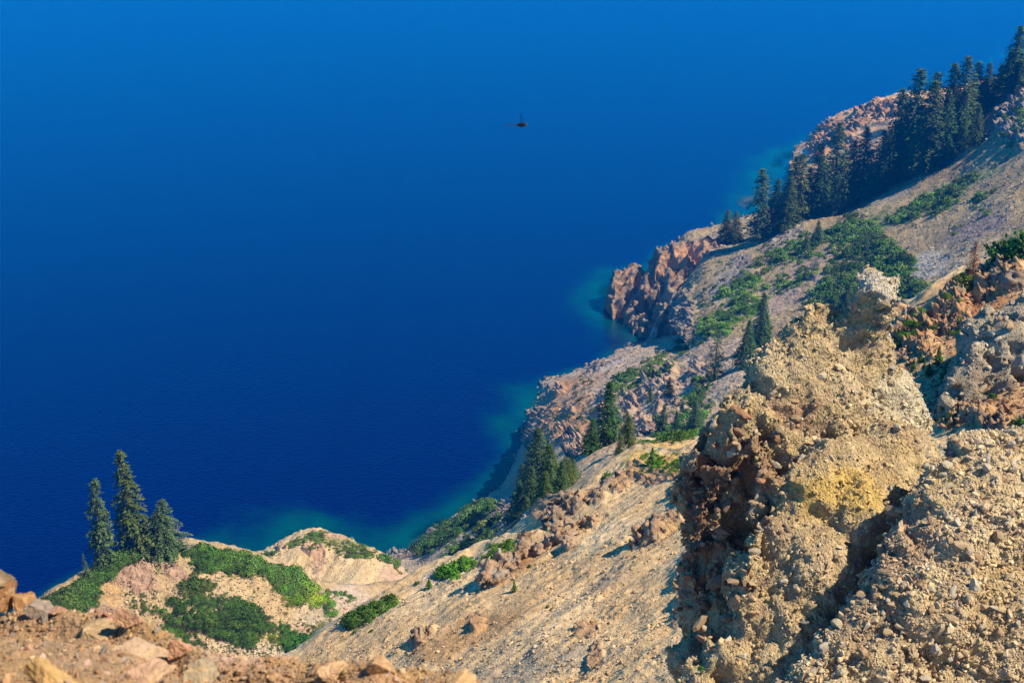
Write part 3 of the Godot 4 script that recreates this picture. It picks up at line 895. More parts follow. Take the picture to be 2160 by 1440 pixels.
func build_rocks() -> void:
	var jobs := []
	var pale := {"cell": 0.075, "join": 0.20, "band": 0.5, "layers": [[0.40, 0.16, 0], [0.75, 0.20, 2], [1.0, -0.11, 3], [1.9, 0.13, 2], [2.8, 0.05, 1], [2.4, 0.08, 0], [5.0, 0.04, 0], [1.9, 0.16, 1, 1.9, [1848, 625, 100, 100, 0]], [3.5, 0.14, 0, 3.5, [1848, 625, 100, 100, 0]], [1.3, 0.42, 1, 0.9, [1520, 1110, 130, 320, 0.12]], [2.4, 0.24, 1, 1.6, [1530, 1080, 150, 320, 0.12]], [3.2, 0.14, 3, 2.0, [1520, 1100, 130, 300, 0.12]]], "c1": Color(0.46, 0.33, 0.16), "c2": Color(0.51, 0.39, 0.215), "c3": Color(0.38, 0.27, 0.16), "col_freq": 0.6, "grain": 0.34, "mat": M.rock_near,
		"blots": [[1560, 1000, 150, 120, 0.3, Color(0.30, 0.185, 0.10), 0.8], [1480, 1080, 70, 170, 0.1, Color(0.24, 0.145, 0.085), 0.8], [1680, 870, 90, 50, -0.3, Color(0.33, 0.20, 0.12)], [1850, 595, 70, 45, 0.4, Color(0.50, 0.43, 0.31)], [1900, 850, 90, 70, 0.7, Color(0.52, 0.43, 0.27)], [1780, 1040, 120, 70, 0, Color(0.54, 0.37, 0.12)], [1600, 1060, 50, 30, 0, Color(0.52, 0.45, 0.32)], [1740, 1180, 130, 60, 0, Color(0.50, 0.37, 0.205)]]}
	jobs.append(["pinnacle", [[1820, 586, 39, 20], [1842, 584, 39.1, 18], [1834, 608, 39, 27], [1882, 608, 39, 18], [1872, 630, 39, 25], [1816, 634, 39.2, 22], [1845, 648, 39.2, 34], [1872, 658, 39.2, 22], [1834, 680, 39.4, 31], [1856, 696, 39.4, 24], [1786, 692, 39.6, 36], [1832, 705, 39.6, 28], [1826, 742, 39.8, 44], [1706, 648, 39.8, 11], [1732, 652, 39.8, 12],
		[1730, 690, 39.8, 40], [1692, 708, 40, 44], [1760, 705, 39.9, 42], [1800, 705, 39.9, 30], [1840, 742, 39.9, 50], [1706, 750, 40, 72], [1660, 765, 40, 62], [1790, 790, 40.3, 85], [1650, 805, 40, 80], [1740, 860, 40.2, 115], [1860, 850, 40.4, 80], [1895, 890, 40.6, 70], [1590, 880, 39.9, 76], [1660, 930, 40.2, 105], [1540, 930, 39.9, 62], [1830, 950, 40.6, 125],
		[1480, 975, 40.2, 40], [1462, 1050, 40.4, 36], [1540, 1030, 40.8, 80], [1525, 1130, 40.9, 68], [1475, 1115, 40.4, 36], [1520, 1220, 40.8, 66], [1505, 1320, 40.4, 68], [1465, 1400, 39.8, 58], [1510, 1400, 40.6, 70],
		[1870, 965, 39.2, 92], [1910, 960, 39.6, 66], [1780, 1010, 38.4, 92], [1720, 1060, 37.9, 88], [1820, 1110, 38.0, 138], [1690, 1150, 37.5, 92], [1640, 1230, 37.3, 76], [1740, 1230, 37.4, 138], [1610, 1310, 37, 76], [1700, 1340, 37.2, 138], [1560, 1400, 37, 82], [1490, 1440, 37, 60], [1690, 1460, 37, 170], [1880, 1060, 38.4, 115], [1560, 1560, 36.8, 150], [1580, 1560, 39.4, 160], [1640, 1700, 39, 230]], pale])
	var second := pale.duplicate()
	second.blots = [[1900, 1150, 60, 140, 0.5, Color(0.40, 0.28, 0.17)], [2080, 990, 100, 60, 0, Color(0.52, 0.39, 0.22)], [2000, 1300, 160, 90, 0, Color(0.50, 0.37, 0.21)], [1990, 960, 40, 30, 0, Color(0.2, 0.14, 0.1)], [1820, 1300, 120, 90, 0, Color(0.40, 0.29, 0.17)], [2130, 1250, 80, 100, 0, Color(0.50, 0.36, 0.18)]]
	second.c1 = Color(0.52, 0.385, 0.20)
	second.c2 = Color(0.59, 0.46, 0.27)
	jobs.append(["buttress", [[2050, 965, 35.6, 60], [2110, 960, 35.8, 60], [2170, 990, 36, 90], [2010, 1015, 35.3, 55], [2090, 1060, 35.4, 120], [1985, 1090, 35, 80], [2040, 1170, 34.8, 140], [1930, 1170, 34.7, 75], [1905, 1250, 34.5, 90], [2140, 1180, 35, 170], [1870, 1330, 34.2, 105], [2000, 1340, 34.2, 180], [1800, 1400, 33.9, 90], [1730, 1450, 33.7, 70], [1880, 1450, 33.8, 150], [2140, 1400, 34.2, 240], [1680, 1500, 33.5, 70], [1800, 1560, 33.4, 160], [2000, 1620, 33.6, 260], [2280, 1250, 35.5, 220], [2300, 1500, 35, 300]], second])
	var third := pale.duplicate()
	third.merge({"cell": 0.13, "join": 0.6, "band": 0.7, "layers": [[0.25, 0.5, 0], [0.8, 0.35, 2], [1.5, 0.22, 1], [2.6, 0.1, 0]], "c1": Color(0.40, 0.32, 0.21), "c2": Color(0.47, 0.39, 0.27), "c3": Color(0.25, 0.19, 0.14)}, true)
	third.blots = [[2060, 820, 80, 40, 0, Color(0.30, 0.24, 0.17)], [2150, 870, 60, 40, 0, Color(0.36, 0.235, 0.14)]]
	jobs.append(["crag", [[2185, 668, 64, 44], [2150, 690, 64, 40], [2125, 720, 63.5, 46], [2090, 740, 63.5, 38], [2060, 770, 63, 36], [2035, 790, 63, 26], [2110, 790, 63, 50], [2170, 760, 63, 70], [2020, 815, 62.6, 22], [2050, 830, 62.5, 26], [1990, 842, 62.3, 20], [2010, 860, 62.3, 18], [2110, 845, 62.6, 30], [2200, 850, 62.6, 60], [2260, 700, 64, 90], [2100, 720, 66, 70], [2160, 700, 67, 70], [2060, 830, 65, 60], [2260, 840, 65, 90]], third])
	var cliff := {"cell": 0.5, "join": 1.6, "band": 3.6, "layers": [[0.11, 3.0, 3, 0.02], [0.30, 1.4, 1, 0.05], [0.25, 0.8, 0], [0.9, 0.7, 0, 0.5]], "c1": Color(0.19, 0.145, 0.11), "c2": Color(0.30, 0.20, 0.125), "c3": Color(0.38, 0.21, 0.11), "col_freq": 0.09, "grain": 0.3, "mat": M.far_earth,
		"blots": [[1450, 540, 70, 30, -0.1, Color(0.42, 0.235, 0.13), 0.8], [1440, 645, 18, 40, 0.3, Color(0.46, 0.20, 0.10)], [1355, 668, 22, 16, 0.5, Color(0.48, 0.32, 0.16)], [1375, 700, 16, 26, 0, Color(0.42, 0.36, 0.28)], [1470, 695, 30, 16, -0.5, Color(0.46, 0.29, 0.165)], [1325, 573, 26, 8, 0, Color(0.42, 0.24, 0.14)], [1410, 640, 30, 50, 0, Color(0.30, 0.24, 0.17)]]}
	jobs.append(["stack", [[1318, 596, 497, 20], [1345, 592, 496, 17], [1310, 625, 496, 24], [1342, 620, 495, 22], [1318, 650, 493, 22], [1345, 648, 492, 18], [1332, 668, 489, 16], [1350, 690, 484, 16], [1368, 688, 481, 13], [1372, 706, 478, 13], [1362, 660, 488, 12], [1376, 722, 474, 9], [1295, 640, 494, 10]], cliff])
	jobs.append(["headland", [[1408, 530, 490, 12], [1412, 550, 489, 22], [1395, 575, 489, 18], [1438, 545, 489, 22], [1465, 540, 488, 22], [1495, 535, 486, 22], [1385, 595, 488, 15], [1420, 590, 486, 36], [1460, 585, 484, 40], [1500, 570, 482, 32], [1400, 630, 482, 24], [1435, 635, 479, 34], [1475, 625, 478, 36], [1415, 670, 474, 24], [1440, 680, 470, 26], [1470, 668, 470, 22], [1410, 705, 468, 16], [1430, 715, 463, 18], [1460, 705, 462, 20], [1480, 690, 462, 16], [1378, 590, 489, 10], [1370, 610, 487, 8]], cliff])
	var dark := {"cell": 0.085, "join": 0.15, "band": 0.6, "layers": [[0.6, 0.35, 0], [1.3, 0.26, 1, 0.8], [2.4, 0.20, 1], [4.5, 0.09, 1], [3.0, 0.12, 0]], "c1": Color(0.25, 0.165, 0.105), "c2": Color(0.36, 0.235, 0.14), "c3": Color(0.28, 0.24, 0.20), "col_freq": 0.6, "grain": 0.3, "mat": M.earth}
	var purple := dark.duplicate()
	purple.merge({"c1": Color(0.17, 0.13, 0.10), "c2": Color(0.24, 0.175, 0.12), "c3": Color(0.28, 0.22, 0.165)}, true)
	var outcrops := [
		["crag_a", [[1048, 1212, 26], [1036, 1228, 22], [1075, 1192, 28], [1060, 1225, 22], [1105, 1172, 24], [1135, 1160, 18], [1150, 1150, 14]], dark],
		["crag_b", [[1188, 1082, 20], [1200, 1062, 18], [1178, 1105, 18], [1215, 1078, 16], [1190, 1125, 14]], purple],
		["crag_c", [[1200, 1130, 14], [1215, 1115, 18], [1235, 1105, 16], [1205, 1150, 10]], dark],
		["crag_d", [[1250, 1050, 17], [1262, 1048, 15]], dark],
		["crag_e", [[1360, 1145, 22], [1385, 1130, 24], [1410, 1118, 16], [1340, 1158, 14]], dark],
		["crag_g", [[912, 1335, 20], [898, 1352, 18], [888, 1368, 10]], dark],
		["crag_j", [[1290, 1025, 12], [1305, 1015, 10], [1278, 1040, 9]], purple],
		["crag_k", [[1925, 690, 22], [1940, 675, 20], [1905, 715, 20], [1960, 665, 14]], purple],
		["crag_l", [[2012, 630, 18], [2030, 645, 14], [2000, 650, 12]], purple],
		["crag_m", [[2108, 590, 22], [2130, 585, 20], [2150, 600, 20]], purple],
		["crag_n", [[2060, 885, 18], [2085, 870, 16], [2040, 895, 12]], dark],
	]
	for e in outcrops: jobs.append([e[0], on_slope(e[1]), e[2]])
	var ids := []
	for j in jobs: ids.append(WorkerThreadPool.add_task(solid.bind(j[0], j[1], j[2])))
	for i in ids: WorkerThreadPool.wait_for_task_completion(i)
	thing_of.pinnacle = show_solid("pinnacle", "rock_pinnacle", "tall knobbly yellow conglomerate pinnacle with a round knob on top", "rock pinnacle")
	thing_of.buttress = show_solid("buttress", "rock_buttress", "broad pebbly tan buttress in the lower right corner, nearest the camera", "rock outcrop")
	thing_of.crag = show_solid("crag", "rock_outcrop", "grey tan conglomerate crag at the right edge behind the pinnacle", "rock outcrop")
	show_solid("stack", "sea_stack", "dark grey rounded rock stack standing in the lake off the headland", "rock stack")
	show_solid("headland", "rock_cliff", "rust and grey cliff of the headland above the turquoise shallows", "cliff")
	var names := {"crag_a": "largest brown outcrop with a shaded left face on the talus slope crest", "crag_b": "purple grey outcrop on the crest below the conifer clump", "crag_c": "brown outcrop just under the purple grey one on the crest", "crag_d": "dark square boulder with a green shrub on top", "crag_e": "long dark outcrop halfway up the talus slope", "crag_g": "orange brown outcrop low on the talus slope above the ledge", "crag_j": "dark rocks beside the round green shrub on the crest", "crag_k": "dark purple outcrop at the lower left of the red slope", "crag_l": "dark rocks in the middle of the red slope", "crag_m": "shaded outcrop at the top of the red slope by the right edge", "crag_n": "brown rocks under the grey tan crag at the right"}
	for k in names: show_solid(k, "rock_outcrop", names[k], "rock outcrop", "rock outcrops on the near slopes")


var thing_of := {}


# an angular stone: a ball cut by random planes, flat shaded, about one metre across
func stone_mesh(sd: int, level: int, mat: Material, flat := 1.0) -> ArrayMesh:
	var rng := RandomNumberGenerator.new()
	rng.seed = sd
	var planes := []
	for k in 8:
		var n := Vector3(rng.randfn(), rng.randfn(), rng.randfn()).normalized()
		planes.append([n, rng.randf_range(0.2, 0.46)])
	var g := (1.0 + sqrt(5.0)) / 2.0
	var pv := [Vector3(-1, g, 0), Vector3(1, g, 0), Vector3(-1, -g, 0), Vector3(1, -g, 0), Vector3(0, -1, g), Vector3(0, 1, g), Vector3(0, -1, -g), Vector3(0, 1, -g), Vector3(g, 0, -1), Vector3(g, 0, 1), Vector3(-g, 0, -1), Vector3(-g, 0, 1)]
	var tri := [0, 11, 5, 0, 5, 1, 0, 1, 7, 0, 7, 10, 0, 10, 11, 1, 5, 9, 5, 11, 4, 11, 10, 2, 10, 7, 6, 7, 1, 8, 3, 9, 4, 3, 4, 2, 3, 2, 6, 3, 6, 8, 3, 8, 9, 4, 9, 5, 2, 4, 11, 6, 2, 10, 8, 6, 7, 9, 8, 1]
	var faces := []
	for t in range(0, tri.size(), 3): faces.append([pv[tri[t]].normalized(), pv[tri[t + 1]].normalized(), pv[tri[t + 2]].normalized()])
	for l in level:
		var more := []
		for f in faces:
			var a: Vector3 = (f[0] + f[1]).normalized()
			var b: Vector3 = (f[1] + f[2]).normalized()
			var c: Vector3 = (f[2] + f[0]).normalized()
			more.append([f[0], a, c]); more.append([a, f[1], b]); more.append([c, b, f[2]]); more.append([a, b, c])
		faces = more
	var v := PackedVector3Array()
	var n := PackedVector3Array()
	for f in faces:
		var q := []
		for d: Vector3 in f:
			var r := 0.8
			for p in planes:
				var x: float = d.dot(p[0])
				if x > 0.05: r = minf(r, p[1] / x)
			q.append(Vector3(d.x * r, d.y * r * flat, d.z * r))
		var fn: Vector3 = (q[1] - q[0]).cross(q[2] - q[0]).normalized()
		v.append_array(PackedVector3Array([q[0], q[2], q[1]]))
		n.append_array(PackedVector3Array([fn, fn, fn]))
	return arrays(v, n, PackedColorArray(), PackedInt32Array(), mat)


# a rough stone for close by: facets broken by noise, mottled
func rough_stone(sd: int, tint: Color, rough: float, mat: Material) -> ArrayMesh:
	var src := stone_mesh(sd, 4, mat)
	var a := src.surface_get_arrays(0)
	var v: PackedVector3Array = a[Mesh.ARRAY_VERTEX]
	var n := PackedVector3Array()
	n.resize(v.size())
	var c := PackedColorArray()
	c.resize(v.size())
	var o := Vector3(sd, sd * 0.37, 0)
	for k in v.size():
		var p := v[k]
		var q := p + o
		var e := 0.5 * n_fbm.get_noise_3dv(q * 2.2) + 0.3 * n_ridge.get_noise_3dv(q * 2.6) + 0.18 * n_cell.get_noise_3dv(q * 5.0) + 0.25 * n_fbm.get_noise_3dv(q * 7.0)
		v[k] = p * (1.0 + rough * e)
		var g := 1.0 + 0.35 * n_fbm.get_noise_3dv(q * 3.0) + 0.3 * n_sim.get_noise_3d(q.x * 4.0, q.y * 14.0, q.z * 4.0) * n_sim.get_noise_3dv(q * 2.0)
		var cc := tint.lerp(Color(0.50, 0.33, 0.16), 0.55 * soft(0.0, 0.5, n_fbm.get_noise_3dv(q * 1.7 + Vector3.ONE * 9.0))) * g
		cc.a = 1.0
		c[k] = cc
	for t in range(0, v.size(), 3):
		var fn := (v[t + 2] - v[t]).cross(v[t + 1] - v[t]).normalized()
		n[t] = fn; n[t + 1] = fn; n[t + 2] = fn
	return arrays(v, n, c, PackedInt32Array(), mat)


func tint_mat(c: Color) -> StandardMaterial3D:
	var m := StandardMaterial3D.new()
	m.albedo_color = c.linear_to_srgb()
	m.roughness = 0.92
	m.metallic_specular = 0.25
	m.heightmap_enabled = true
	m.heightmap_texture = M.earth.heightmap_texture
	m.heightmap_scale = 1.0
	m.uv1_triplanar = true
	m.uv1_scale = Vector3.ONE * 2.0
	return m


func swarm(called: String, mesh: Mesh, where: Array, tints: Array, parent: Node = self) -> MultiMeshInstance3D:
	var mm := MultiMesh.new()
	mm.transform_format = MultiMesh.TRANSFORM_3D
	mm.use_colors = true
	mm.mesh = mesh
	mm.instance_count = where.size()
	for k in where.size():
		mm.set_instance_transform(k, where[k])
		mm.set_instance_color(k, tints[k])
	var o := MultiMeshInstance3D.new()
	o.name = numbered(called) if parent == self else called
	o.multimesh = mm
	parent.add_child(o, true)
	o.set_meta("kind", "stuff")
	return o


func turn_any(rng: RandomNumberGenerator) -> Basis:
	return Basis(Vector3(rng.randfn(), rng.randfn(), rng.randfn()).normalized(), rng.randf() * TAU)


func build_stones() -> void:
	var rng := RandomNumberGenerator.new()
	rng.seed = 77
	var shapes := []
	for k in 6: shapes.append(stone_mesh(100 + k, 1, M.pebble))
	var looks := [Color(0.42, 0.37, 0.28), Color(0.52, 0.47, 0.37), Color(0.38, 0.28, 0.165), Color(0.30, 0.25, 0.19), Color(0.27, 0.18, 0.11), Color(0.46, 0.35, 0.20), Color(0.38, 0.35, 0.30), Color(0.32, 0.19, 0.11)]
	var mats := []
	for c in looks: mats.append(tint_mat(c.lerp(Color(0.42, 0.31, 0.17), 0.4)))
	var big := []
	for k in 6:
		var row := []
		for m in mats: row.append(stone_mesh(200 + k, 1, m))
		big.append(row)
	# stones set in the conglomerate
	for e in [["pinnacle", 24000, 160], ["buttress", 24000, 190], ["crag", 4000, 50]]:
		var s: Dictionary = solids[e[0]]
		var holder: Node3D = thing_of[e[0]]
		var seen_ids := PackedInt32Array()
		for k in s.v.size():
			var q := pix(s.v[k])
			if q.y < 1520 and q.x < 2250 and s.n[k].dot((EYE - s.v[k]).normalized()) > -0.25: seen_ids.append(k)
		var unit: float = 1.0 if e[0] != "crag" else 1.5
		for k in e[2]:
			var id := seen_ids[rng.randi() % seen_ids.size()]
			var p: Vector3 = s.v[id] - holder.position
			if pix(s.v[id]).y > 1450: continue
			var low: float = 1.0 if pix(s.v[id]).y < 1150.0 else 1.05
			var size := low * unit * 0.155 * pow(rng.randf_range(0.22, 1.0), -0.5)
			var li := rng.randi() % looks.size()
			var o := put("stone", big[k % 6][li], holder)
			o.basis = turn_any(rng) * Basis.from_scale(Vector3(rng.randf_range(0.7, 1.5), rng.randf_range(0.5, 1.0), rng.randf_range(0.7, 1.2)) * size)
			o.position = p + s.n[id] * size * 0.1
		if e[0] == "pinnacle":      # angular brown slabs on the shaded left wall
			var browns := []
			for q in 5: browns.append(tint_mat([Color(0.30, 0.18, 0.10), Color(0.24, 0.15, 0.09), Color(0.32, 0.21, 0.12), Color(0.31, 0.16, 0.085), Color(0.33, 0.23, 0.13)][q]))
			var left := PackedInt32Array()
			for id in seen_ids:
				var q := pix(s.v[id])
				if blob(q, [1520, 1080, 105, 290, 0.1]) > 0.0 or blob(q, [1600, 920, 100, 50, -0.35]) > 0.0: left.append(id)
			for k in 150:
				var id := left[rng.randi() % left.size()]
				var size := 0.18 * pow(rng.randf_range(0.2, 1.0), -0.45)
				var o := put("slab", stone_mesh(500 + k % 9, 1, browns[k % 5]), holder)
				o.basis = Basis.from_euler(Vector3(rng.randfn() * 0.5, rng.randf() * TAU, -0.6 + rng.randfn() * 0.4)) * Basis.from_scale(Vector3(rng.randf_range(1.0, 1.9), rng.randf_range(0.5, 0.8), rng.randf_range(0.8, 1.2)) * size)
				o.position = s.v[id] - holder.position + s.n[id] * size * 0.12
		for m in 6:
			var where := []
			var tints := []
			for k in int(e[1]) / 6:
				var id := seen_ids[rng.randi() % seen_ids.size()]
				if n_fbm.get_noise_3dv(s.v[id] * 0.55) < rng.randf_range(-0.75, 0.25): continue
				var size := unit * 0.030 * pow(rng.randf_range(0.022, 1.0), -0.5)
				var b := turn_any(rng) * Basis.from_scale(Vector3(rng.randf_range(0.7, 1.5), rng.randf_range(0.5, 1.0), rng.randf_range(0.7, 1.2)) * size)
				where.append(Transform3D(b, s.v[id] - holder.position + s.n[id] * size * 0.12))
				var base_c: Color = s.c[id]
				var c: Color = looks[rng.randi() % looks.size()].lerp(base_c, 1.0 - 0.8 * pow(rng.randf(), 2.2)) * rng.randf_range(0.82, 1.12)
				c.a = 1.0
				tints.append(c)
			swarm("pebbles", shapes[m], where, tints, holder)
	# loose stones on the slopes
	var lots := [
		["talus", [[600, 1440], [640, 1388], [760, 1305], [900, 1220], [1010, 1172], [1150, 1145], [1180, 1095], [1250, 1045], [1300, 1000], [1400, 965], [1500, 950], [1480, 1440]], 10000, 0.042, [Color(0.36, 0.25, 0.13), Color(0.26, 0.18, 0.10), Color(0.18, 0.13, 0.09), Color(0.5, 0.37, 0.24), Color(0.33, 0.28, 0.23)]],
		["talus", [[1880, 760], [1960, 660], [2060, 585], [2200, 540], [2200, 940], [1900, 900]], 3500, 0.08, [Color(0.30, 0.16, 0.09), Color(0.24, 0.14, 0.10), Color(0.36, 0.22, 0.12), Color(0.22, 0.16, 0.14)]],
		["shoulder", [[1190, 1090], [1215, 980], [1300, 935], [1460, 922], [1460, 960], [1300, 1000], [1230, 1070]], 1200, 0.06, [Color(0.36, 0.25, 0.16), Color(0.28, 0.21, 0.15), Color(0.48, 0.36, 0.24)]],
		["hill", [[170, 1290], [220, 1220], [300, 1175], [480, 1190], [600, 1215], [720, 1260], [840, 1250], [760, 1310], [640, 1385], [300, 1385]], 7000, 0.11, [Color(0.36, 0.25, 0.16), Color(0.26, 0.19, 0.14), Color(0.46, 0.35, 0.24), Color(0.3, 0.26, 0.22)]],
		["knoll", [[560, 1175], [640, 1130], [700, 1130], [800, 1180], [860, 1230], [700, 1250]], 900, 0.10, [Color(0.48, 0.35, 0.22), Color(0.36, 0.25, 0.17)]],
		["strand", [[800, 1175], [1060, 1040], [1100, 1100], [960, 1215], [850, 1230]], 3000, 0.13, [Color(0.30, 0.24, 0.18), Color(0.22, 0.18, 0.15), Color(0.42, 0.34, 0.26)]],
		["spur", [[1120, 925], [1165, 820], [1280, 770], [1400, 725], [1560, 690], [1480, 900], [1230, 1000]], 5000, 0.18, [Color(0.30, 0.22, 0.16), Color(0.20, 0.16, 0.14), Color(0.42, 0.30, 0.2)]],
		["scree", [[1450, 720], [1480, 560], [1600, 500], [1800, 430], [1900, 385], [2010, 320], [2160, 200], [2200, 600], [1900, 650]], 9000, 0.17, [Color(0.22, 0.18, 0.145), Color(0.30, 0.25, 0.2), Color(0.17, 0.14, 0.12), Color(0.38, 0.33, 0.27)]],
		["ridge", [[1680, 330], [1760, 280], [1850, 228], [1960, 205], [1960, 330], [1720, 350]], 900, 0.3, [Color(0.3, 0.19, 0.13), Color(0.45, 0.32, 0.2)]],
	]
	for l in lots:
		var poly := PackedVector2Array()
		for p in l[1]: poly.append(Vector2(p[0], p[1]))
		var p: Dictionary = patches[l[0]]
		var ids := spread(l[0], poly, l[2], rng)
		var sets := [[], [], [], [], [], []]
		var cols := [[], [], [], [], [], []]
		for k in ids.size():
			var id := ids[k]
			if l[0] == "talus" and n_fbm.get_noise_3d(p.v[id].x * 0.25, p.v[id].y * 0.25, p.v[id].z * 0.25) < -0.12 and rng.randf() < 0.7: continue
			var size: float = l[3] * pow(rng.randf_range(0.02, 1.0), -0.42)
			var b := turn_any(rng) * Basis.from_scale(Vector3(rng.randf_range(0.8, 1.4), rng.randf_range(0.6, 1.0), rng.randf_range(0.8, 1.2)) * size)
			var jit := Vector3(rng.randf_range(-1, 1), 0, rng.randf_range(-1, 1)) * size * 0.5
			sets[k % 6].append(Transform3D(b, p.v[id] + jit + p.n[id] * size * 0.12))
			var c: Color = l[4][rng.randi() % l[4].size()].lerp(p.c[id], rng.randf() * 0.5) * rng.randf_range(0.75, 1.2)
			c.a = 1.0
			cols[k % 6].append(c)
		for m in 6:
			var o := swarm("loose_stones", shapes[m], sets[m], cols[m])
			tag(o, "loose stones lying on the %s" % {"talus": "tan talus and red slopes", "shoulder": "sandy shoulder", "hill": "rounded hill", "knoll": "cream knoll", "strand": "shore slope", "spur": "orange spur", "scree": "grey scree slope", "ridge": "far ridge"}[l[0]], "stones", "loose stones", "stuff")
	near_stones(rng)
	# boulders half in the water along the shore
	var sets := [[], [], []]
	var cols := [[], [], []]
	for e in [["strand", 3.0, 260], ["spur", 3.0, 260], ["scree", 2.0, 60], ["ridge", 2.0, 120]]:
		var p: Dictionary = patches[e[0]]
		var near := PackedInt32Array()
		for k in range(0, p.v.size(), 3):
			if absf(p.v[k].y) < e[1]: near.append(k)
		for k in e[2]:
			if near.is_empty(): break
			var id := near[rng.randi() % near.size()]
			var size := 0.55 * pow(rng.randf_range(0.03, 1.0), -0.4)
			var b := turn_any(rng) * Basis.from_scale(Vector3(rng.randf_range(0.8, 1.4), rng.randf_range(0.6, 1.0), rng.randf_range(0.8, 1.2)) * size)
			sets[k % 3].append(Transform3D(b, p.v[id] + Vector3(rng.randf_range(-1, 1), 0.1, rng.randf_range(-1, 1))))
			var c: Color = [Color(0.22, 0.18, 0.15), Color(0.30, 0.24, 0.18), Color(0.16, 0.14, 0.13)][rng.randi() % 3] * rng.randf_range(0.8, 1.2)
			c.a = 1.0
			cols[k % 3].append(c)
	var so := base("shore_boulders", Vector3.ZERO)
	for m in 3: swarm("boulders", shapes[m], sets[m], cols[m], so)
	tag(so, "dark boulders half in the water along the whole shore", "boulders", "", "stuff")


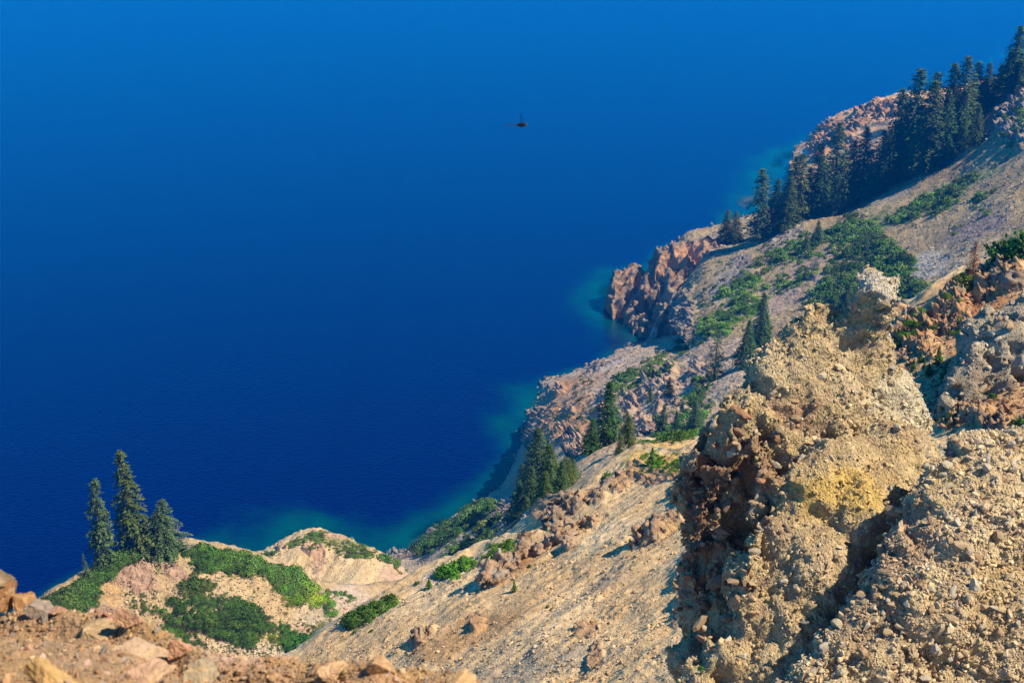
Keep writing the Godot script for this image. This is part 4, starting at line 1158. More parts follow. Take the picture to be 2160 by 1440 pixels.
func near_stones(rng: RandomNumberGenerator) -> void:
	var p: Dictionary = patches.ledge
	var shapes := []
	for k in 6: shapes.append(stone_mesh(300 + k, 1, M.pebble))
	var poly := PackedVector2Array([Vector2(-60, 1200), Vector2(220, 1210), Vector2(420, 1300), Vector2(720, 1340), Vector2(1030, 1390), Vector2(1200, 1470), Vector2(1000, 1500), Vector2(-60, 1500)])
	var ids := spread("ledge", poly, 7000, rng)
	var looks := [Color(0.52, 0.36, 0.20), Color(0.50, 0.30, 0.15), Color(0.42, 0.28, 0.18), Color(0.55, 0.38, 0.28), Color(0.36, 0.33, 0.28), Color(0.56, 0.42, 0.22), Color(0.34, 0.18, 0.10)]
	for m in 6:
		var where := []
		var tints := []
		for k in range(m, ids.size(), 6):
			var size := 0.006 * pow(rng.randf_range(0.03, 1.0), -0.5)
			var b := turn_any(rng) * Basis.from_scale(Vector3(rng.randf_range(0.8, 1.5), rng.randf_range(0.5, 1.0), rng.randf_range(0.8, 1.3)) * size)
			where.append(Transform3D(b, p.v[ids[k]] + p.n[ids[k]] * size * 0.15))
			var c: Color = looks[rng.randi() % looks.size()].lerp(p.c[ids[k]], rng.randf_range(0.1, 0.8)) * rng.randf_range(0.5, 0.92)
			c.a = 1.0
			tints.append(c)
		var o := swarm("ledge_gravel", shapes[m], where, tints)
		tag(o, "orange and tan gravel covering the near ledge", "gravel", "gravel on the near ledge", "stuff")
	# px, py, width px, height px, yaw, tilt, colour, label
	for e in [
		[-26, 1226, 150, 110, 0.4, 0.0, Color(0.20, 0.15, 0.105), "rounded brown boulder cut off by the left edge, perched on the ledge"],
		[50, 1286, 70, 22, 0.2, 0.5, Color(0.33, 0.18, 0.09), "orange rubble rock under the perched boulder"],
		[14, 1258, 60, 44, 1.0, 0.3, Color(0.30, 0.16, 0.085), "orange red stone right below the perched boulder"],
		[95, 1280, 66, 22, 0.1, 0.1, Color(0.33, 0.27, 0.235), "flat grey pink stone on the ledge rim beside the blue lake"],
		[130, 1284, 36, 22, 0.8, 0.1, Color(0.45, 0.26, 0.2), "small pink stone on the ledge rim in front of the green scrub"],
		[192, 1337, 88, 48, 0.3, 0.15, Color(0.44, 0.32, 0.20), "tan and pink wedge shaped stone with a black gap under it"],
		[275, 1308, 62, 40, 0.6, 0.7, Color(0.46, 0.28, 0.20), "pink slab leaning down the ledge"],
		[92, 1306, 32, 16, 0.3, 0.0, Color(0.26, 0.23, 0.21), "small dark grey stone near the left end of the ledge"],
		[330, 1392, 130, 42, 0.2, 0.3, Color(0.52, 0.38, 0.28), "pale pink and white slab in the middle of the ledge"],
		[300, 1430, 120, 34, 0.9, 0.1, Color(0.50, 0.33, 0.25), "flat dusty pink slab at the bottom of the picture"],
		[105, 1436, 110, 40, 0.1, 0.2, Color(0.50, 0.33, 0.15), "ochre slab at the bottom left"],
		[465, 1398, 46, 40, 0.5, 0.2, Color(0.40, 0.19, 0.09), "rust brown angular stone in the middle of the ledge rim"],
		[592, 1400, 56, 32, 0.4, 0.2, Color(0.58, 0.36, 0.22), "rounded peach coloured stone on the ledge rim"],
		[810, 1408, 50, 38, 0.2, 0.1, Color(0.56, 0.37, 0.23), "rounded peach stone at the right part of the ledge rim"],
		[440, 1425, 80, 40, 0.2, 0.2, Color(0.36, 0.31, 0.24), "greenish grey stone in front of the rust brown one"],
		[700, 1425, 70, 40, 1.2, 0.2, Color(0.56, 0.38, 0.26), "pinkish stone low on the ledge between the two peach stones"],
		[960, 1440, 70, 30, 0.7, 0.2, Color(0.52, 0.36, 0.2), "tan stone at the right end of the ledge"],
		[20, 1400, 70, 40, 0.7, 0.1, Color(0.45, 0.33, 0.2), "dull tan stone at the left edge of the ledge"],
		[380, 1372, 50, 30, 0.2, 0.5, Color(0.5, 0.29, 0.2), "pink stone on the ledge rim below the scrub"],
	]:
		var q := ground("ledge", clampf(e[0], -100, 2000), e[1] + e[3] * 0.3)
		var d := pix(q).z
		var c := at(e[0], maxf(e[1], pix(q).y - 0.3 * e[3]), d)
		if e[0] < 70 and e[1] < 1290: c = at(e[0], e[1], d)
		var o := put("ledge_stone", rough_stone(400 + int(e[0]), Color(e[6].r * 0.76, e[6].g * 0.72, e[6].b * 0.62), 0.55 if e[6].r > 2.5 * e[6].g else 0.25, M.near_earth))
		var k := 1.0 if e[2] > 140 else 0.85
		var w: float = k * e[2] * d / FOC
		var h: float = k * e[3] * d / FOC
		o.position = c
		o.basis = Basis.from_euler(Vector3(e[5], e[4], -e[5] * 0.5)) * Basis.from_scale(Vector3(w, h * 1.05, w * 0.8))
		tag(o, e[7], "stone", "larger stones on the near ledge")


# ------------------------------------------------------------------ conifers
func frond(v: PackedVector3Array, n: PackedVector3Array, c: PackedColorArray, at_p: Vector3, dir: Vector3, size: float, col: Color, rng: RandomNumberGenerator, out_n: Vector3) -> void:
	var side := dir.cross(Vector3(rng.randfn(), rng.randfn() + 1.2, rng.randfn())).normalized()
	var a := at_p - side * size * 0.3
	var b := at_p + side * size * 0.3
	var t := at_p + dir * size
	var fn := (b - a).cross(t - a).normalized()
	if fn.dot(out_n) < 0:
		fn = -fn
		v.append_array(PackedVector3Array([b, t, a]))
	else:
		v.append_array(PackedVector3Array([a, t, b]))
	var nn := (fn * 0.6 + out_n).normalized()
	n.append_array(PackedVector3Array([nn, nn, nn]))
	c.append_array(PackedColorArray([col, col * 1.08, col]))


func conifer(sd: int, wide: float, whorls: int, per: int, power: float, gaps: float, dark: Color, light: Color, lean := 0.0, tuft := 1.0) -> Array:
	var rng := RandomNumberGenerator.new()
	rng.seed = sd
	var v := PackedVector3Array()
	var n := PackedVector3Array()
	var c := PackedColorArray()
	var bv := PackedVector3Array()
	var bn := PackedVector3Array()
	var bend := Vector3(rng.randfn() * 0.02 + lean, 0, rng.randfn() * 0.02)
	var lump := FastNoiseLite.new()
	lump.seed = sd
	lump.frequency = 1.0
	for w in whorls:
		var h := 0.05 + 0.95 * pow(float(w) / whorls, 0.95)
		var env := wide * pow(1.0 - h, power) * (1.0 if h > 0.16 else 0.75) + 0.012
		var ax := bend * h * h
		for k in per:
			var ang := rng.randf() * TAU
			var lf := lump.get_noise_3d(cos(ang) * 0.9, h * 7.0, sin(ang) * 0.9)
			if lf < gaps - 0.55: continue
			var r := env * (0.72 + 0.55 * lf + rng.randf_range(-0.22, 0.3))
			var dir := Vector3(cos(ang), 0, sin(ang))
			var start := Vector3(0, h, 0) + ax
			var rise := rng.randf_range(-0.1, 0.25) + 0.5 * soft(0.75, 1.0, h)
			var steps := maxi(2, int(r / 0.022))
			var shade := rng.randf()
			for s in steps:
				var f := (s + 0.6) / steps
				if f < 0.22 and rng.randf() < 0.7: continue
				var p := start + dir * r * f + Vector3(0, r * (rise * f - 0.55 * f * f), 0)
				for q in 3:
					var sw := dir.rotated(Vector3.UP, rng.randf_range(-1.1, 1.1))
					var d := (sw + Vector3(0, rng.randf_range(-0.55, 0.35), 0)).normalized()
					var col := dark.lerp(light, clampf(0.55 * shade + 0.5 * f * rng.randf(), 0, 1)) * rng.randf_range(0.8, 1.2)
					col.a = 1.0
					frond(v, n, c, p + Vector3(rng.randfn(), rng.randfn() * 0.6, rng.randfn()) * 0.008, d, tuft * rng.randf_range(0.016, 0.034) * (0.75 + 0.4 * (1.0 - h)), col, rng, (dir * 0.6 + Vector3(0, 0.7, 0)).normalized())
			if k < 2 and r > 0.04: rod(bv, bn, start, start + dir * r * 0.85 + Vector3(0, r * (rise * 0.85 - 0.4), 0), 0.0035, 0.001, 3)
	for k in 14:      # the leader
		var d := Vector3(rng.randfn() * 0.5, 1.0, rng.randfn() * 0.5).normalized()
		var col := light * rng.randf_range(0.7, 1.0)
		col.a = 1.0
		frond(v, n, c, Vector3(0, 0.955 + 0.03 * rng.randf(), 0) + bend * 0.95, d, tuft * 0.026, col, rng, Vector3(0, 1, 0))
	rod(bv, bn, Vector3(0, -0.06, 0), bend * 0.25 + Vector3(0, 0.5, 0), 0.018, 0.011, 7)
	rod(bv, bn, bend * 0.25 + Vector3(0, 0.5, 0), bend * 0.96 + Vector3(0, 0.98, 0), 0.011, 0.002, 7)
	return [[v, n, c], [bv, bn]]


func rod(v: PackedVector3Array, n: PackedVector3Array, a: Vector3, b: Vector3, r0: float, r1: float, sides: int) -> void:
	var d := (b - a).normalized()
	var x := d.cross(Vector3(0.3, 0.1, 0.9)).normalized()
	var y := d.cross(x)
	for k in sides:
		var t0 := TAU * k / sides
		var t1 := TAU * (k + 1) / sides
		var e0 := x * cos(t0) + y * sin(t0)
		var e1 := x * cos(t1) + y * sin(t1)
		v.append_array(PackedVector3Array([a + e0 * r0, b + e0 * r1, b + e1 * r1, a + e0 * r0, b + e1 * r1, a + e1 * r0]))
		n.append_array(PackedVector3Array([e0, e0, e1, e0, e1, e1]))


func snag(sd: int, twigs: int, spread_w: float) -> ArrayMesh:
	var rng := RandomNumberGenerator.new()
	rng.seed = sd
	var v := PackedVector3Array()
	var n := PackedVector3Array()
	rod(v, n, Vector3(0, -0.05, 0), Vector3(0.02, 0.6, 0), 0.02, 0.012, 6)
	rod(v, n, Vector3(0.02, 0.6, 0), Vector3(0.0, 1.0, 0.02), 0.012, 0.003, 6)
	for k in twigs:
		var h := rng.randf_range(0.2, 0.95)
		var a := rng.randf() * TAU
		var l := spread_w * rng.randf_range(0.4, 1.0) * (1.1 - h)
		var s := Vector3(0.015, h, 0)
		var m := s + Vector3(cos(a) * l, l * rng.randf_range(-0.1, 0.5), sin(a) * l)
		rod(v, n, s, m, 0.007, 0.003, 4)
		for j in 3: rod(v, n, s.lerp(m, rng.randf_range(0.4, 0.9)), m + Vector3(rng.randfn(), rng.randf() + 0.2, rng.randfn()) * l * 0.35, 0.004, 0.0012, 3)
	return arrays(v, n, PackedColorArray(), PackedInt32Array(), M.dead_wood)


var trees := []


func build_trees() -> void:
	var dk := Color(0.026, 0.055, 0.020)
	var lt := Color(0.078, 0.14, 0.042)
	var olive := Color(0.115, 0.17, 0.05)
	var fresh_d := Color(0.035, 0.085, 0.015)
	var fresh_l := Color(0.11, 0.22, 0.035)
	var kinds := [
		conifer(1, 0.215, 50, 9, 0.85, 0.05, dk, lt),            # 0 spire
		conifer(2, 0.20, 48, 9, 0.7, 0.22, dk, lt),             # 1 narrow, ragged
		conifer(3, 0.28, 46, 11, 0.9, 0.12, dk, lt),             # 2 broad
		conifer(4, 0.175, 48, 8, 0.65, 0.12, dk, olive),         # 3 narrow column
		conifer(5, 0.22, 38, 6, 0.8, 0.34, dk, lt),             # 4 thin, gaps
		conifer(6, 0.27, 20, 8, 1.0, 0.0, fresh_d, fresh_l, 0.0, 2.2),  # 5 sapling
		conifer(7, 0.36, 36, 11, 0.6, 0.1, dk, olive, 0.0, 1.2),  # 6 bushy
		conifer(8, 0.20, 34, 6, 0.8, 0.2, Color(0.13, 0.045, 0.02), Color(0.26, 0.10, 0.05)),  # 7 dead, red needles
		conifer(9, 0.20, 40, 10, 0.7, 0.30, dk, olive, 0.0, 1.25),         # 8 tall ragged, for the left group
		conifer(10, 0.155, 40, 9, 0.5, 0.33, dk, olive, 0.02, 1.25),    # 9 flat topped column
		conifer(11, 0.40, 36, 12, 0.7, 0.1, dk, olive, -0.05, 1.2),  # 10 low broad
	]
	for k in kinds:
		var crown := arrays(k[0][0], k[0][1], k[0][2], PackedInt32Array(), M.needle)
		var trunk := arrays(k[1][0], k[1][1], PackedColorArray(), PackedInt32Array(), M.bark)
		trees.append([crown, trunk])
	var stand := "conifers in the row along the grey scree slope"
	var clump := "conifers in the clump beside the near shore"
	# kind, px of the foot, py of the foot, py of the top, width, sheet, label, group
	var list := [
		[8, 288, 1166, 935, 0.98, "hill", "tallest of the three big conifers on the left hill, ragged and dark", "conifers on the left hill"],
		[9, 222, 1186, 993, 1.0, "hill", "left one of the three big left hill conifers, flat topped and thin in the middle", "conifers on the left hill"],
		[10, 342, 1162, 1044, 1.3, "hill", "low broad conifer to the right of the tallest tree on the left hill", "conifers on the left hill"],
		[6, 310, 1166, 1085, 0.75, "hill", "bushy young conifer at the foot of the tallest tree on the left hill", "conifers on the left hill"],
		[4, 180, 1206, 1152, 1.1, "hill", "tiny leaning conifer at the left end of the hill crest scrub", "conifers on the left hill"],
		[6, 204, 1200, 1166, 0.9, "hill", "tiny round conifer beside the leaning one on the hill crest", "conifers on the left hill"],
		[6, 1530, 516, 446, 0.75, "scree", "leftmost low bushy conifer at the end of the row above the headland", stand],
		[6, 1552, 512, 448, 0.7, "scree", "second low bushy conifer just behind the rusty cliff top", stand],
		[3, 1606, 508, 362, 1.2, "scree", "tall conifer at the left end of the row, standing clear against the water", stand],
		[0, 1630, 492, 378, 1.1, "scree", "conifer close to the right of the tall left end tree", stand],
		[2, 1658, 486, 375, 1.0, "scree", "broad dark conifer in front near the left end of the row", stand],
		[1, 1664, 470, 330, 1.0, "scree", "ragged conifer with a split top behind the broad front one", stand],
		[3, 1682, 468, 330, 1.1, "scree", "slim conifer below the pale tip of the far shore", stand],
		[0, 1714, 456, 312, 1.0, "scree", "conifer hiding the grey beach at the tip of the far shore", stand],
		[1, 1732, 452, 330, 1.0, "scree", "conifer between the beach tree and the tallest of the left half", stand],
		[0, 1754, 445, 268, 1.0, "scree", "tallest conifer of the row's left half, before the sandy cliff's left end", stand],
		[4, 1776, 440, 330, 1.1, "scree", "thin conifer right of the tallest of the left half", stand],
		[2, 1765, 450, 365, 0.9, "scree", "short dense conifer low in front of the middle of the row", stand],
		[0, 1814, 420, 275, 1.1, "scree", "conifer standing before the middle of the sandy cliff", stand],
		[2, 1848, 412, 280, 0.9, "scree", "broad conifer before the right part of the sandy cliff", stand],
		[1, 1868, 402, 278, 1.1, "scree", "ragged conifer at the right end of the sandy cliff", stand],
		[2, 1842, 416, 340, 0.9, "scree", "short dark conifer in front of the broad cliff tree", stand],
		[0, 1892, 382, 196, 1.05, "scree", "tall round topped conifer where the sandy cliff disappears behind the trees", stand],
		[1, 1922, 372, 152, 1.0, "scree", "tallest conifer in the middle of the row, ragged top against the water", stand],
		[3, 1942, 366, 165, 1.0, "scree", "slender conifer right of the tallest middle one", stand],
		[0, 1957, 362, 178, 1.1, "scree", "conifer with a cream patch of cliff showing at its left", stand],
		[2, 1972, 358, 215, 0.9, "scree", "broad dark conifer at the front of the middle of the row", stand],
		[0, 1988, 350, 200, 1.0, "scree", "conifer behind the long shadow in the middle of the row", stand],
		[0, 1999, 330, 143, 1.05, "scree", "conifer left of the twin topped one in the right half of the row", stand],
		[1, 2022, 310, 131, 1.0, "scree", "twin topped tall conifer in the right half of the row", stand],
		[4, 2036, 290, 160, 1.1, "scree", "thin conifer right of the twin topped one", stand],
		[0, 2053, 262, 136, 1.2, "scree", "stout conifer beside the gap with orange rock", stand],
		[2, 2056, 306, 226, 1.0, "scree", "dense low conifer at the edge of the open scree", stand],
		[0, 2030, 318, 254, 1.1, "scree", "short conifer left of the dense low one by the scree", stand],
		[0, 2079, 208, 122, 1.2, "scree", "slim pointed conifer right of the orange rock gap", stand],
		[0, 2101, 196, 125, 1.4, "scree", "stout conifer with bare lower trunk beside the orange rocks", stand],
		[0, 2120, 190, 105, 1.3, "scree", "conifer just left of the highest tree of the row", stand],
		[8, 2138, 190, 62, 1.2, "scree", "highest conifer in the picture, grey topped, near the right edge", stand],
		[0, 2158, 182, 98, 1.3, "scree", "conifer cut by the right edge of the picture, last of the row", stand],
		[2, 2086, 222, 196, 1.5, "scree", "small conifer on the crest below the slim pointed one", stand],
		[6, 2034, 322, 306, 0.8, "scree", "little round bush conifer alone on the open scree", stand],
		[6, 1700, 540, 490, 0.6, "scree", "small conifer in the shade under the left half of the row", stand],
		[2, 1725, 515, 465, 1.2, "scree", "dark young conifer below the tallest of the left half", stand],
		[1, 1645, 480, 405, 1.0, "scree", "ragged conifer between the broad front tree and the second from the left end", stand],
		[0, 1697, 462, 352, 1.0, "scree", "conifer between the slim one and the beach tree", stand],
		[0, 1792, 432, 300, 1.0, "scree", "conifer left of the tree standing before the sandy cliff", stand],
		[4, 1830, 416, 318, 1.0, "scree", "thin conifer between the two trees before the sandy cliff", stand],
		[2, 1880, 392, 262, 1.0, "scree", "broad conifer at the front left of the round topped one", stand],
		[0, 1906, 376, 225, 1.0, "scree", "conifer between the round topped one and the tallest in the middle", stand],
		[2, 1932, 368, 232, 1.0, "scree", "broad conifer at the foot of the tallest in the middle", stand],
		[0, 1966, 360, 236, 1.0, "scree", "dark conifer at the foot of the cream patch tree", stand],
		[2, 1981, 352, 240, 1.0, "scree", "conifer in the shade behind the long shadow, lower one", stand],
		[0, 2010, 322, 195, 1.0, "scree", "conifer between the two tallest of the right half", stand],
		[2, 2042, 280, 190, 1.0, "scree", "broad conifer between the thin one and the stout one", stand],
		[0, 2066, 245, 165, 1.0, "scree", "conifer right of the stout one beside the orange gap", stand],
		[0, 2090, 205, 150, 1.0, "scree", "conifer between the slim pointed and the bare trunked one", stand],
		[2, 2128, 192, 130, 1.0, "scree", "broad conifer at the foot of the highest tree", stand],
		[0, 2148, 188, 120, 1.0, "scree", "conifer between the highest tree and the one cut by the right edge", stand],
		[7, 2050, 592, 512, 1.25, "talus", "dead conifer with red brown needles on the red slope crest", ""],
		[2, 1600, 745, 615, 1.0, "spur", "big conifer left of the pinnacle's shoulder, tallest of the slope behind it", "conifers behind the pinnacle"],
		[2, 1570, 775, 672, 1.1, "spur", "lower conifer in front of the big one behind the pinnacle", "conifers behind the pinnacle"],
		[0, 1618, 735, 660, 1.2, "spur", "narrow conifer half hidden by the pinnacle's edge", "conifers behind the pinnacle"],
		[4, 1506, 800, 692, 1.2, "spur", "thin gappy conifer standing alone left of the big one behind the pinnacle", "conifers behind the pinnacle"],
		[2, 1778, 680, 592, 1.0, "scree", "dark conifer seen between the pinnacle's shoulder and its round knob", "conifers behind the pinnacle"],
		[0, 1283, 934, 797, 1.35, "shoulder", "tall dense spire on the crest of the sandy shoulder", "conifers on the sandy shoulder"],
		[0, 1244, 956, 878, 1.5, "shoulder", "shorter conifer left of the tall dense spire", "conifers on the sandy shoulder"],
		[6, 1326, 940, 866, 0.85, "shoulder", "broad bushy conifer right of the tall dense spire", "conifers on the sandy shoulder"],
		[6, 1308, 978, 908, 0.65, "shoulder", "conifer lower down the shoulder casting a shadow on the sand", "conifers on the sandy shoulder"],
		[2, 1140, 1062, 893, 1.25, "strand", "highest conifer of the clump by the near shore", clump],
		[2, 1165, 1050, 925, 1.3, "shoulder", "conifer with grey dead twigs right of the highest of the clump", clump],
		[6, 1195, 1035, 955, 1.0, "shoulder", "broad conifer at the right side of the shore clump", clump],
		[2, 1118, 1085, 975, 1.2, "strand", "dark conifer in the middle of the shore clump, left side", clump],
		[2, 1148, 1105, 990, 1.1, "shoulder", "dense conifer in the centre of the shore clump", clump],
		[0, 1088, 1125, 1030, 1.4, "strand", "conifer at the lower left end of the shore clump", clump],
		[0, 1108, 1130, 1045, 1.4, "strand", "conifer second from the lower end of the shore clump", clump],
		[6, 1168, 1110, 1050, 0.8, "shoulder", "low conifer in the shade at the right foot of the shore clump", clump],
		[6, 1135, 1130, 1075, 0.8, "strand", "low bushy conifer at the bottom of the shore clump", clump],
		[2, 1130, 1040, 915, 1.2, "strand", "conifer at the left flank of the shore clump, against the water", clump],
		[2, 1180, 1075, 965, 1.1, "shoulder", "conifer right of the centre of the shore clump", clump],
		[0, 1160, 1085, 955, 1.2, "shoulder", "slim conifer rising from the middle of the shore clump", clump],
		[2, 1102, 1105, 1005, 1.1, "strand", "conifer above the lower left end of the shore clump", clump],
		[6, 1210, 1015, 965, 0.9, "shoulder", "bushy conifer at the far right tip of the shore clump", clump],
		[2, 1124, 1122, 1040, 1.1, "strand", "dense low conifer between the lower end and the centre of the shore clump", clump],
		[2, 1116, 1015, 935, 1.1, "strand", "conifer at the water side of the shore clump, upper left", clump],
		[2, 1106, 1055, 970, 1.1, "strand", "conifer at the water side of the shore clump, lower left", clump],
		[0, 1396, 912, 850, 1.3, "spur", "conifer below the dark rocks of the spur, left of three", "conifers under the dark rocks"],
		[0, 1428, 915, 865, 1.3, "spur", "conifer below the dark rocks of the spur, beside bare snags", "conifers under the dark rocks"],
		[2, 1466, 915, 838, 1.3, "spur", "broad conifer against the pinnacle's left edge under the dark rocks", "conifers under the dark rocks"],
		[0, 1372, 850, 815, 1.4, "spur", "small conifer on the dark rocks of the spur", ""],
		[0, 1412, 835, 795, 1.4, "spur", "small conifer above the snags on the dark rocks", ""],
		[5, 1375, 980, 940, 1.1, "talus", "bright green sapling in front of the yellow sand", "saplings"],
		[5, 1979, 768, 728, 1.2, "talus", "tallest bright sapling in the dip right of the pinnacle", "saplings"],
		[5, 1991, 806, 766, 1.1, "talus", "bright sapling just below the tallest one in the dip", "saplings"],
		[5, 1958, 792, 764, 1.3, "talus", "wide low sapling left of the tallest one in the dip", "saplings"],
		[5, 1942, 764, 738, 1.1, "talus", "small sapling left of the wide low one", "saplings"],
		[5, 1927, 784, 758, 1.1, "talus", "small dull sapling beside the pinnacle's right edge", "saplings"],
		[5, 1916, 802, 780, 1.1, "talus", "lowest little sapling against the pinnacle's right edge", "saplings"],
		[5, 1950, 778, 756, 1.0, "talus", "thin sapling in the middle of the dip", "saplings"],
		[5, 905, 1240, 1216, 1.3, "talus", "little sapling right of the round shrub low on the slope crest", "saplings"],
		[5, 1085, 1248, 1218, 0.9, "talus", "sapling in front of the largest brown outcrop", "saplings"],
		[5, 974, 1204, 1170, 1.1, "talus", "sapling on the bright scrub below the shore slope", "saplings"],
	]
	for t in list:
		var p := ground(t[5], t[1], t[2])
		var q := pix(p)
		var tall: float = (t[2] - t[3]) * q.z / FOC / 0.93
		p = at(t[1], q.y, q.z)
		var young: bool = t[0] == 5
		var o := base("conifer_sapling" if young else "dead_conifer" if t[0] == 7 else "conifer", p, fmod(t[1] * 1.7, TAU))
		var wide: float = tall * t[4] * (1.3 if t[5] == "scree" else 1.15 if t[7] == clump else 1.0 if t[5] == "hill" else 1.1)
		o.scale = Vector3(wide, tall, wide)
		put("trunk", trees[t[0]][1], o)
		var crown := put("crown", trees[t[0]][0], o)
		if t[0] != 7 and t[0] != 5:
			var pick := int(t[1] * 7 + t[3]) % 3
			if pick == 1: crown.material_override = M.needle_cool
			if pick == 2: crown.material_override = M.needle_warm
			o.rotation.x = 0.05 * sin(t[1] * 3.1)
			o.rotation.z = 0.05 * sin(t[1] * 1.9)
		tag(o, t[6], "sapling" if young else "tree", t[7])
	var g1 := snag(31, 16, 0.3)
	var g2 := snag(32, 22, 0.5)
	for t in [[1466, 516, 490, "scree", "bare grey snag on top of the rusty cliff", 1.5, g2], [1414, 905, 848, "spur", "tall bare snag among the conifers under the dark rocks", 0.7, g1], [1421, 900, 855, "spur", "second bare snag beside the tall one under the dark rocks", 0.7, g1], [1405, 895, 860, "spur", "short bare snag left of the two taller ones", 0.8, g1], [1576, 486, 466, "scree", "bare twiggy snag left of the tall tree at the row's left end", 1.4, g2], [362, 1160, 1090, "hill", "bent silvery dead branches beside the low broad conifer", 1.4, g2], [396, 1166, 1132, "hill", "small silvery dead twigs right of the low broad conifer", 1.6, g2], [1302, 940, 890, "shoulder", "thin dead pole between the spire and the bushy conifer", 0.4, g1]]:
		var p := ground(t[3], t[0], t[1])
		var q := pix(p)
		var tall: float = (t[1] - t[2]) * q.z / FOC / 0.93
		var o := base("dead_tree", at(t[0], q.y, q.z), fmod(t[0] * 0.7, TAU))
		o.scale = Vector3(tall * t[5], tall, tall * t[5])
		put("trunk", t[6], o)
		tag(o, t[4], "dead tree")


# ------------------------------------------------------------------ scrub
# a low shrub about one metre across: leaves spread through a dome
func shrub(sd: int, leaves: int, size: float, dark: Color, light: Color) -> ArrayMesh:
	var rng := RandomNumberGenerator.new()
	rng.seed = sd
	var v := PackedVector3Array()
	var n := PackedVector3Array()
	var c := PackedColorArray()
	var lump := FastNoiseLite.new()
	lump.seed = sd
	lump.frequency = 2.2
	for k in leaves:
		var d := Vector3(rng.randfn(), absf(rng.randfn()) * 1.1, rng.randfn()).normalized()
		var r := 0.5 * (0.75 + 0.5 * lump.get_noise_3dv(d)) * pow(rng.randf_range(0.25, 1.0), 0.4)
		var p := Vector3(d.x * r, d.y * r * 0.85 - 0.04, d.z * r)
		var col := dark.lerp(light, clampf(0.5 + 1.2 * lump.get_noise_3dv(d * 1.7) + rng.randf_range(-0.3, 0.4), 0, 1))
		col.a = 1.0
		var dir := (d + Vector3(rng.randfn(), rng.randfn(), rng.randfn()) * 0.7).normalized()
		var side := dir.cross(Vector3(rng.randfn(), rng.randfn(), rng.randfn())).normalized() * size * 0.42
		var t := p + dir * size
		var b := p + dir * size * 0.45
		var fn := dir.cross(side).normalized()
		if fn.dot(d) < 0:
			fn = -fn
			side = -side
		v.append_array(PackedVector3Array([p, b + side, t, p, t, b - side]))
		var nn := (fn * 0.7 + d).normalized()
		for q in 6:
			n.append(nn)
			c.append(col)
	return arrays(v, n, c, PackedInt32Array(), M.leaf)


func thicket(key: String, poly: Array, count: int, size: float, shapes: Array, tint: Color, label: String, rng: RandomNumberGenerator, flat := 0.8) -> void:
	var pv := PackedVector2Array()
	var mid := Vector2.ZERO
	for p in poly:
		pv.append(Vector2(p[0], p[1]))
		mid += pv[-1] / poly.size()
	var wide := PackedVector2Array()      # a little beyond the patch stray shrubs thin out
	for p in pv: wide.append(p + (p - mid).normalized() * 14.0)
	var s: Dictionary = patches[key]
	var ids := spread(key, wide, int(count * 0.95), rng)
	var where := [[], [], []]
	var tints := [[], [], []]
	var small: bool = size < 0.5
	for id in ids:
		var p: Vector3 = s.v[id]
		var q3 := pix(p)
		var q := Vector2(q3.x, q3.y)
		var edge := 1e9
		for k in pv.size(): edge = minf(edge, q.distance_to(Geometry2D.get_closest_point_to_segment(q, pv[k], pv[(k + 1) % pv.size()])))
		if not Geometry2D.is_point_in_polygon(q, pv): edge = -edge
		var k := n_fbm.get_noise_3d(p.x * 0.16, p.y * 0.16, p.z * 0.16)
		var keep := soft(-16.0, 9.0, edge + k * 16.0)
		if not small and (rng.randf() > keep or k < -0.42): continue
		var z: float = 1.18 * size * rng.randf_range(0.35, 1.05) * (1.0 + 1.0 * k) * (1.0 + 0.9 * pow(rng.randf(), 5.0)) * lerpf(0.45, 1.0, keep)
		var b := Basis(Vector3.UP, rng.randf() * TAU) * Basis.from_scale(Vector3(z, z * flat * rng.randf_range(0.7, 1.5), z))
		var m := rng.randi() % 3
		where[m].append(Transform3D(b, p + Vector3(rng.randf_range(-0.3, 0.3), 0, rng.randf_range(-0.3, 0.3)) * size))
		var g := 0.9 * rng.randf_range(0.5, 1.35) * (1.0 + 0.5 * n_sim.get_noise_3d(p.x * 0.05, p.y * 0.05, p.z * 0.05))
		var yellow := soft(0.1, 0.6, n_fbm.get_noise_3d(p.x * 0.09 + 40.0, p.y * 0.09, p.z * 0.09))
		tints[m].append(Color(tint.r * g * rng.randf_range(0.9, 1.25) * (1.0 + 0.5 * yellow), tint.g * g * (1.0 + 0.25 * yellow), tint.b * g, 1.0))
	var total: int = where[0].size() + where[1].size() + where[2].size()
	if total == 0: return
	var o := base("scrub", Vector3.ZERO)
	for m in 3:
		if where[m].size(): swarm("foliage", shapes[m], where[m], tints[m], o)
	tag(o, label, "scrub", "", "stuff")


